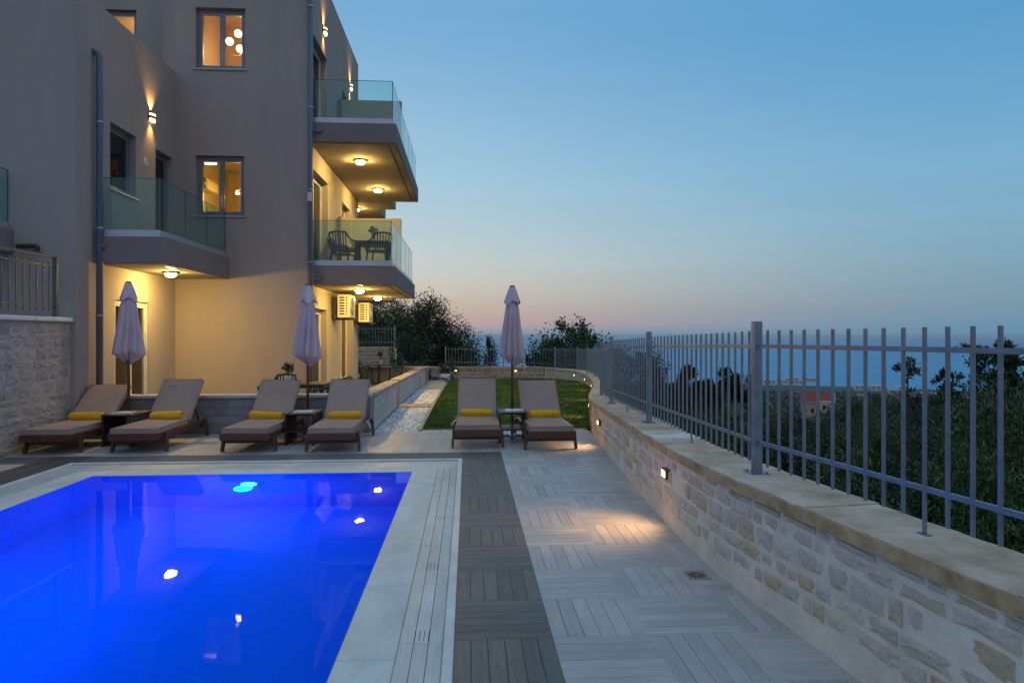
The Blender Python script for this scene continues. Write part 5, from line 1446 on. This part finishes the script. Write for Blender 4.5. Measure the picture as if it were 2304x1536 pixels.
tree('olive_tree', (-4.2, 37.5, -2.5), 2.2, 4.4, 'dark bushy olive close behind the far fence', 15, 'dark', 9000, .17, .34, 46, .2, GT)
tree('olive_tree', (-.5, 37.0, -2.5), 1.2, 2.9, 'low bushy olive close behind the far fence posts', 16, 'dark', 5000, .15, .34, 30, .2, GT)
tree('cypress_tree', (1.35, 41.5, -2.7), .62, 3.7, 'small dark cypress seen left of the lawn umbrella', 17, 'dark', 5200, .13, .34, 40, .3)
tree('fig_tree', (5.7, 38.0, -2.8), 2.05, 4.9, 'broad leaved tree behind the curved fence right of the umbrella', 18, 'fig', 19000, .17, .6, 90, .4, shell=.15)
tree('fig_tree', (3.6, 37.2, -2.8), .85, 3.3, 'thin leafy sapling left of the broad leaved tree', 19, 'fig', 2400, .15, .55, 26, .6)
tree('fig_tree', (8.1, 37.0, -2.8), 1.2, 3.6, 'leafy tree right of the broad leaved tree behind the fence', 20, 'fig', 5600, .16, .6, 40, .3)
tree('fig_tree', (9.6, 36.0, -3.2), 1.0, 4.2, 'slender tree rising behind the fence bars at the bend', 21, 'fig', 3000, .15, .6, 30, .3)

# shrubs and trees just outside the near fence
GS = 'shrubs on the slope outside the fence'
wall_x = lambda y: max(p.x for p in WP.p if abs(p.y-y) < .6)+.4 if y < 33 else 4
def shrub_variant(seed, n, size, asp, mat, clumps):
    me = quads_mesh('crown', leaf_cluster(n, 1, 1, 1, size, asp, seed, clumps=clumps, shell=.72, cr0=.09, cr1=.24)); me.materials.append(MAT[mat]); return me
SV = [shrub_variant(31, 60000, .038, .28, 'oleander', 60), shrub_variant(32, 60000, .033, .30, 'olive', 70), shrub_variant(33, 56000, .036, .42, 'dark', 56), shrub_variant(34, 60000, .041, .24, 'oleander', 52)]
BR = MB(); grb = random.Random(2)
for k in range(16):
    a = grb.random()*6.28; e = grb.uniform(.35, .9); q = Vector((math.cos(a)*.85*math.cos(e), math.sin(a)*.85*math.cos(e), -.2+.95*math.sin(e))); BR.tube([(0, 0, -1), (q.x*.35, q.y*.35, q.z*.4-.3), q], [.05, .028, .006], 5)
BRM = BR.mesh('branches'); BRM.materials.append(MAT['bark'])
SH = [ # x, y, top z, radius, variant, label
 (4.4, 2.6, .55, 1.5, 0, 'oleander shrub outside the fence nearest the camera'),
 (4.1, 4.9, .35, 1.4, 3, 'grassy oleander shrub under the fence beside the near post'),
 (4.9, 6.6, .55, 1.6, 0, 'oleander shrub outside the fence by the tallest near post'),
 (6.9, 5.0, 1.02, 1.9, 1, 'tall silvery olive shrub at the right edge outside the fence'),
 (7.2, 8.0, .98, 1.9, 0, 'tall leafy oleander below the two saplings'),
 (5.0, 9.2, .10, 1.5, 2, 'dark low shrub outside the fence middle'),
 (9.4, 10.5, .80, 2.2, 1, 'olive tree crown behind the two saplings'),
 (7.2, 11.8, .00, 1.9, 0, 'rounded oleander left of the saplings'),
 (5.2, 12.8, -.35, 1.7, 2, 'dark shrub outside the bend of the fence'),
 (10.0, 15.0, -.75, 2.4, 1, 'wide olive crown down the slope outside the fence'),
 (7.3, 16.5, -.45, 2.1, 2, 'dark rounded shrub farther along the slope'),
 (12.6, 12.6, .55, 2.4, 3, 'light green oleander at far right on the slope'),
 (14.0, 18.5, -.75, 2.8, 0, 'big oleander crown lower on the slope'),
 (10.6, 20.5, -1.4, 2.5, 2, 'dark crown lower on the slope before the red roofed house'),
 (7.9, 22.5, -.9, 2.3, 1, 'olive crown beyond the fence bend on the slope'),
 (18.5, 21.0, -.1, 3.0, 1, 'olive crown at far right lower on the slope'),
 (16.0, 26.5, -2.4, 3.0, 2, 'dark tree crown before the red roofed house'),
 (11.8, 27.5, -2.2, 2.8, 0, 'green tree crown in the middle of the slope'),
 (22.0, 28.0, -.8, 3.4, 0, 'large green crown at far right of the slope'),
 (9.0, 30.0, -1.2, 2.3, 2, 'dark crown close to the fence bend'),
 (8.6, 13.6, -.05, 1.3, 1, 'silvery olive crown standing above its neighbours left of the saplings'),
 (12.4, 17.0, -.25, 1.6, 2, 'dark rounded crown standing up from the slope right of the villa'),
 (17.5, 23.5, -.6, 1.9, 0, 'green rounded crown standing up below the broad sapling'),
 (9.6, 19.4, -.75, 1.5, 2, 'dark rounded crown standing up left of the villa'),
 (6.3, 7.7, .35, 1.1, 1, 'pale olive crown standing up beside the tall post bars'),
 (22.5, 38.0, -2.0, 2.6, 1, 'pale olive crown farther down the slope under the villa'),
 (31.0, 44.0, -2.4, 3.0, 2, 'dark broad crown far down the slope right of the villa'),
]
frnd = random.Random(12)
def img_x(x, y):
    c_, s_ = math.cos(R(3.69)), math.sin(R(3.69)); return (x*c_-y*s_)/(y*c_+x*s_)
ONES = 'zeroth first second third fourth fifth sixth seventh eighth ninth tenth eleventh twelfth thirteenth fourteenth fifteenth sixteenth seventeenth eighteenth nineteenth'.split()
def NUMW(k):
    if k < 20: return ONES[k]
    t, o_ = divmod(k, 10); T_ = {2: 'twent', 3: 'thirt', 4: 'fort', 5: 'fift', 6: 'sixt', 7: 'sevent', 8: 'eight', 9: 'ninet'}
    if t > 9: return 'last'
    return T_[t]+('ieth' if o_ == 0 else 'y-'+ONES[o_])
BARS = sorted(img_x((o.location+o.parent.location).x, (o.location+o.parent.location).y) for o in bpy.data.objects if o.name.startswith('baluster') and o.parent == fn and (o.location+o.parent.location).y > 1.2)
POSTX = img_x(*WP.at(s_at_y(4.29), OFF)[0])
used = {}
def bar_label(x, y, v):
    u = img_x(x, y); kind = ('green oleander', 'silvery olive', 'dark dense', 'pale oleander')[v]
    right = [b for b in BARS if b > POSTX]; left = [b for b in BARS if b <= POSTX][::-1]
    if u > POSTX: k = sum(b < u for b in right); side = 'right'
    else: k = sum(b > u for b in left); side = 'left'
    where = 'just behind the tall fence post' if k == 0 else ('behind the %s fence bar %s of the tall post' % (NUMW(k), side))
    key = (kind, where); n = used.get(key, 0); used[key] = n+1
    return '%s %s shrub %s' % (('near', 'farther', 'still farther', 'distant', 'more distant', 'far distant', 'farthest')[min(n, 6)], kind, where)
for gy in range(0, 40, 2):
    for gx in range(3, 31, 2):
        x, y = gx+frnd.uniform(-.8, .8), gy+frnd.uniform(-.8, .8); d_ = math.hypot(x, y)
        if x < wall_x(y)+1.15 or x < y*.14+1.5 or x > y*1.05+7: continue
        if min(math.hypot(x-q[0], y-q[1]) for q in SH) < 1.25+.025*d_: continue
        SH.append((x, y, min(.35, 1.6-(.125 if y < 12 or .36 < x/y < .62 else .096)*d_)-frnd.uniform(.0, 1.1), min(2.4, frnd.uniform(.75, 1.2)+.027*d_), fv := frnd.choice((0, 1, 2, 3, 2)), bar_label(x, y, fv)))
for x, y, zt_, r, v, lab in SH:
    hgt = r*1.12; gz = min(terrain_z(x, y), zt_-2.2*hgt)-.1
    o = thing('shrub', (x, y, gz), lab, 'shrub', GS)
    a = random.random()*6.28
    cz = zt_-1.08*hgt-gz
    link('crown', SV[v], None, o, loc=(0, 0, cz), rot=(0, 0, a), scale=(r, r, hgt))
    link('branches', BRM, None, o, loc=(0, 0, cz), rot=(0, 0, a+1), scale=(r, r, hgt))
def sapling(x, y, zb, top, blobs, lab, seed, size=.085):
    o = thing('sapling', (x, y, zb), lab, 'sapling'); mb = MB(); Qs = []
    for i, (dx, dz, r) in enumerate(blobs):
        c = Vector((dx, random.uniform(-.1, .1), top-zb+dz)); mb.tube([(0, 0, 0), (dx*.3, 0, (top-zb)*.6), c], [.03, .02, .008], 6)
        Qs.append(leaf_cluster(int(520*(r/.22)**2), r, r*.9, r, size, .32, seed+i, clumps=14, upright=True)+np.array(c))
    mb.build('stems', MAT['bark'], o); link('leaves', quads_mesh('leaves', np.concatenate(Qs)), MAT['sapling'], o)
sapling(7.05, 10.5, -1.8, 1.05, [(0, 0, .17), (.05, -.45, .12)], 'slim sapling with a round leaf tuft against the sea', 50)
sapling(7.45, 10.2, -1.8, .92, [(0, -.05, .19), (.1, -.4, .2)], 'short dark sapling between the fence bars against the sea', 54)
sapling(8.0, 9.9, -1.8, 1.15, [(-.28, .12, .20), (.0, .0, .24), (.22, .05, .20), (.12, -.35, .26), (-.1, -.35, .2), (.36, .12, .16), (.38, -.25, .18), (.1, .3, .1)], 'broad dark sapling against the sea at far right', 60)
sapling(10.1, 9.9, -1.5, .55, [(0, 0, .2), (.3, -.1, .2)], 'small leafy sapling at the right edge beyond the fence', 70)
sapling(6.6, 24.5, -4, .25, [(0, 0, .35), (.25, -.6, .4), (-.3, -.7, .4)], 'young tree behind the fence bars left of the tall post', 74, .14)
sapling(8.4, 25.5, -4, -.1, [(0, 0, .4), (.5, -.5, .5), (-.4, -.8, .6), (.9, -1.0, .6)], 'leafy young tree behind the fence bars near the second post', 78, .15)
sapling(12.7, 33.0, -6, -.6, [(0, 0, .6), (.9, -.5, .6), (-.8, -.8, .7)], 'young tree showing between bars near the tall post', 84, .18)

# woodland on the slope down to the coast: one mass
def woodland():
    g = np.random.default_rng(77); Qs = []
    n = 0
    tries = 0
    while n < 5200 and tries < 40000:
        tries += 1
        az = R(g.uniform(-24, 52)); rr = 30*math.exp(g.random()*math.log(1400/30))
        x, y = 3+rr*math.sin(az), 14+rr*math.cos(az)
        if y < 43 and x < 6: continue
        if x < 4.5 and y < 36: continue
        if az < R(12) and y < 46: continue
        if 116 < x < 156 and 240 < y < 262: continue
        gz = terrain_z(x, y)
        if gz < -96: continue
        dd_ = math.hypot(x, y); top = 1.6-((.112 if .40 < x/max(y, 1) < .60 and dd_ < 255 else .074)+.03*g.random())*dd_+(0 if x > 7 else .8)
        r = g.uniform(1.5, 2.8)*(1+min(2.4, rr/430)); h = min(r*g.uniform(1.0, 1.5), (top-gz)/1.3)
        if h < .9: continue
        m_ = 800 if rr < 75 else (200 if rr < 160 else (80 if rr < 320 else 26))
        sz = r*(.075 if rr < 75 else (.17 if rr < 160 else (.28 if rr < 320 else .5)))
        Qs.append(leaf_cluster(m_, r, r, h*.6, sz, .5, n+1000, clumps=14, shell=.5)+np.array([x, y, gz+h*.62]))
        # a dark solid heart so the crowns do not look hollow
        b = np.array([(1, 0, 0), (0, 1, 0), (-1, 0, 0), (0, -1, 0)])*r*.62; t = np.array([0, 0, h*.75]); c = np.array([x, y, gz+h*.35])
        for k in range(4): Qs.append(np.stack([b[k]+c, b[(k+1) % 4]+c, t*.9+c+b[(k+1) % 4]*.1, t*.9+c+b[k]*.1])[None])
        n += 1
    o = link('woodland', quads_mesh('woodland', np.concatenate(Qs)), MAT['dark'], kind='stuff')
    tag(o, 'dark scrub woodland covering the slope down to the sea', 'woodland', kind='stuff')
woodland()

# ------------------------------------------------------------------ far houses
def on_axis(x, y, z, rz, name, lab, cat='house', grp=None): return thing(name, (x, y, z), lab, cat, grp, R(rz))
rh = on_axis(134, 249, -29.0, -30, 'villa', 'red roofed villa among trees on the slope below')
def gable(par, x0, x1, y0, y1, zb, ze, zr, wall, axis='x', over=.5, ridge=.5):
    mb = MB(); mb.box(x0, x1, y0, y1, zb, ze); ym = y0+(y1-y0)*ridge
    i = len(mb.v); mb.v += [(x0, y0, ze), (x0, y1, ze), (x0, ym, zr), (x1, y0, ze), (x1, y1, ze), (x1, ym, zr)]; mb.f += [(i, i+2, i+1), (i+3, i+4, i+5)]
    mb.build('wall', MAT[wall], par)
    for ya in (y0, y1):
        dz = (zr-ze)/(ym-ya) if ya != ym else 0; yo = ya+(over if ya == y1 else -over); zo = zr-abs(zr-ze)/abs(ym-ya)*abs(ym-yo); q = MB()
        q.v = [(x0-over, yo, zo+.1), (x1+over, yo, zo+.1), (x1+over, ym, zr+.1), (x0-over, ym, zr+.1)]; q.v += [(a, b, c+.28) for a, b, c in q.v]
        q.f = [(0, 3, 2, 1), (4, 5, 6, 7), (0, 1, 5, 4), (1, 2, 6, 5), (2, 3, 7, 6), (3, 0, 4, 7)]
        rf = q.build('roof', MAT['redroof'], par)
        MB().bar((x1+over+.02, yo, zo+.2), (x1+over+.02, ym, zr+.2), .25, .4).build('verge', MAT['white'], rf)
        MB().bar((x0-over, yo, zo+.15), (x1+over, yo, zo+.15), .2, .3).build('gutter', MAT['white'], rf)
gable(rh, -8, 3, -3, 6, -3, 5.6, 8.6, 'greyhouse'); gable(rh, 3.2, 10, -7, 2.5, -4, 1.2, 4.4, 'greyhouse', ridge=.75)
MB().box(-2.5, 2.8, -4.5, -2.9, -3, 6.2).build('wall', MAT['peach'], rh)
MB().box(-7.8, -2.6, -3.05, -2.95, -3, 4.9).build('wall', MAT['peach'], rh)
for x, z in ((-7.2, 1.6), (-4.6, 1.6), (-.5, 3)):
    yy = -4.52 if x > -2 else -3.08
    w = MB().box(x, x+1.1, yy, yy+.05, z, z+1.6).build('window', MAT['winhole'], rh); MB().box(x-.15, x+1.25, yy-.03, yy-.001, z-.15, z-.005).build('sill', MAT['white'], w)
MB().box(9.5, 17, 3, 9, -4, 4.3).build('wall', MAT['peach'], rh); MB().box(9.3, 17.2, 2.8, 9.2, 4.3, 4.7).build('roof', MAT['white'], rh)
c_ = MB().box(11.5, 13, 4, 5.5, 4.7, 8.6).build('chimney', MAT['white'], rh); MB().box(11.2, 13.3, 3.7, 5.8, 8.2, 8.6).build('cap', MAT['white'], c_)
def far_house(px_dir, dist, w, h, d, lab, blocks, mat='white', zoff=0):
    az = math.atan((px_dir-1152)/1536)+R(3.69); x, y = dist*math.sin(az), dist*math.cos(az); z = terrain_z(x, y)
    o = on_axis(x, y, z+zoff, -math.degrees(az)+8, 'white_villa', lab, 'house', 'white houses along the coast')
    for bx, bw, bz, bh, m_ in blocks:
        wl_ = MB().box(bx, bx+bw, 0, d, bz, bz+bh).build('wall', MAT[m_], o)
        n = max(1, int(bw/5))
        for k in range(n):
            q = MB().box(bx+bw*(k+.3)/n, bx+bw*(k+.72)/n, -.12, -.01, bz+bh*.36, bz+bh*.66).build('window', MAT['winhole'], o)
        MB().box(bx-.4, bx+bw+.4, -.5, d+.4, bz+bh, bz+bh+.5).build('roof', MAT['white'], o)
far_house(1727, 1150, 0, 0, 12, 'white house just right of the tall fence post', [(-6, 18, 0, 9, 'white')], zoff=3)
far_house(1782, 1180, 0, 0, 12, 'long low white house with a beige upper storey', [(-18, 34, 0, 6, 'white'), (-4, 14, 6, 4, 'peach'), (-10, 5, 6, 3, 'white')], zoff=5)
far_house(1820, 1230, 0, 0, 12, 'white house at the shore behind the red roofed villa', [(-10, 10, 0, 7, 'white'), (0, 16, 0, 5, 'peach')], zoff=10)
far_house(1950, 950, 0, 0, 12, 'white flat roofed villa with a row of dark windows', [(-13, 15, 0, 5.5, 'white'), (5, 11, 0, 5.5, 'white')], zoff=4)
far_house(2022, 820, 0, 0, 12, 'white villa left of the slim sapling', [(-9, 14, 0, 4, 'greyhouse'), (-1, 9, 4.2, 3, 'white')], zoff=3)
far_house(2100, 800, 0, 0, 10, 'low pale villa seen between the two saplings', [(-10, 9, 0, 3.5, 'greyhouse'), (2, 8, 0, 3, 'greyhouse')], zoff=3)
far_house(2235, 800, 0, 0, 10, 'cream villa at the right beyond the broad sapling', [(-10, 17, 0, 5, 'peach'), (8, 8, 0, 4, 'white')], zoff=4)

# ------------------------------------------------------------------ haze over the sea: one closed box of thin air round everything
hz_b = MB().box(-30500, 30500, -30500, 30500, -99, 14).mesh('haze')
hm = bpy.data.materials.new('haze_air'); hm.use_nodes = True; ht = hm.node_tree
ht.nodes.remove(ht.nodes['Principled BSDF']); pv = ht.nodes.new('ShaderNodeVolumePrincipled')
pv.inputs['Color'].default_value = (.86, .93, 1, 1); pv.inputs['Density'].default_value = HAZE
ht.links.new(pv.outputs[0], ht.nodes['Material Output'].inputs['Volume'])
hb = link('haze', hz_b, hm, kind='stuff'); tag(hb, 'thin pale air haze lying over the sea and coast', 'haze', kind='stuff')
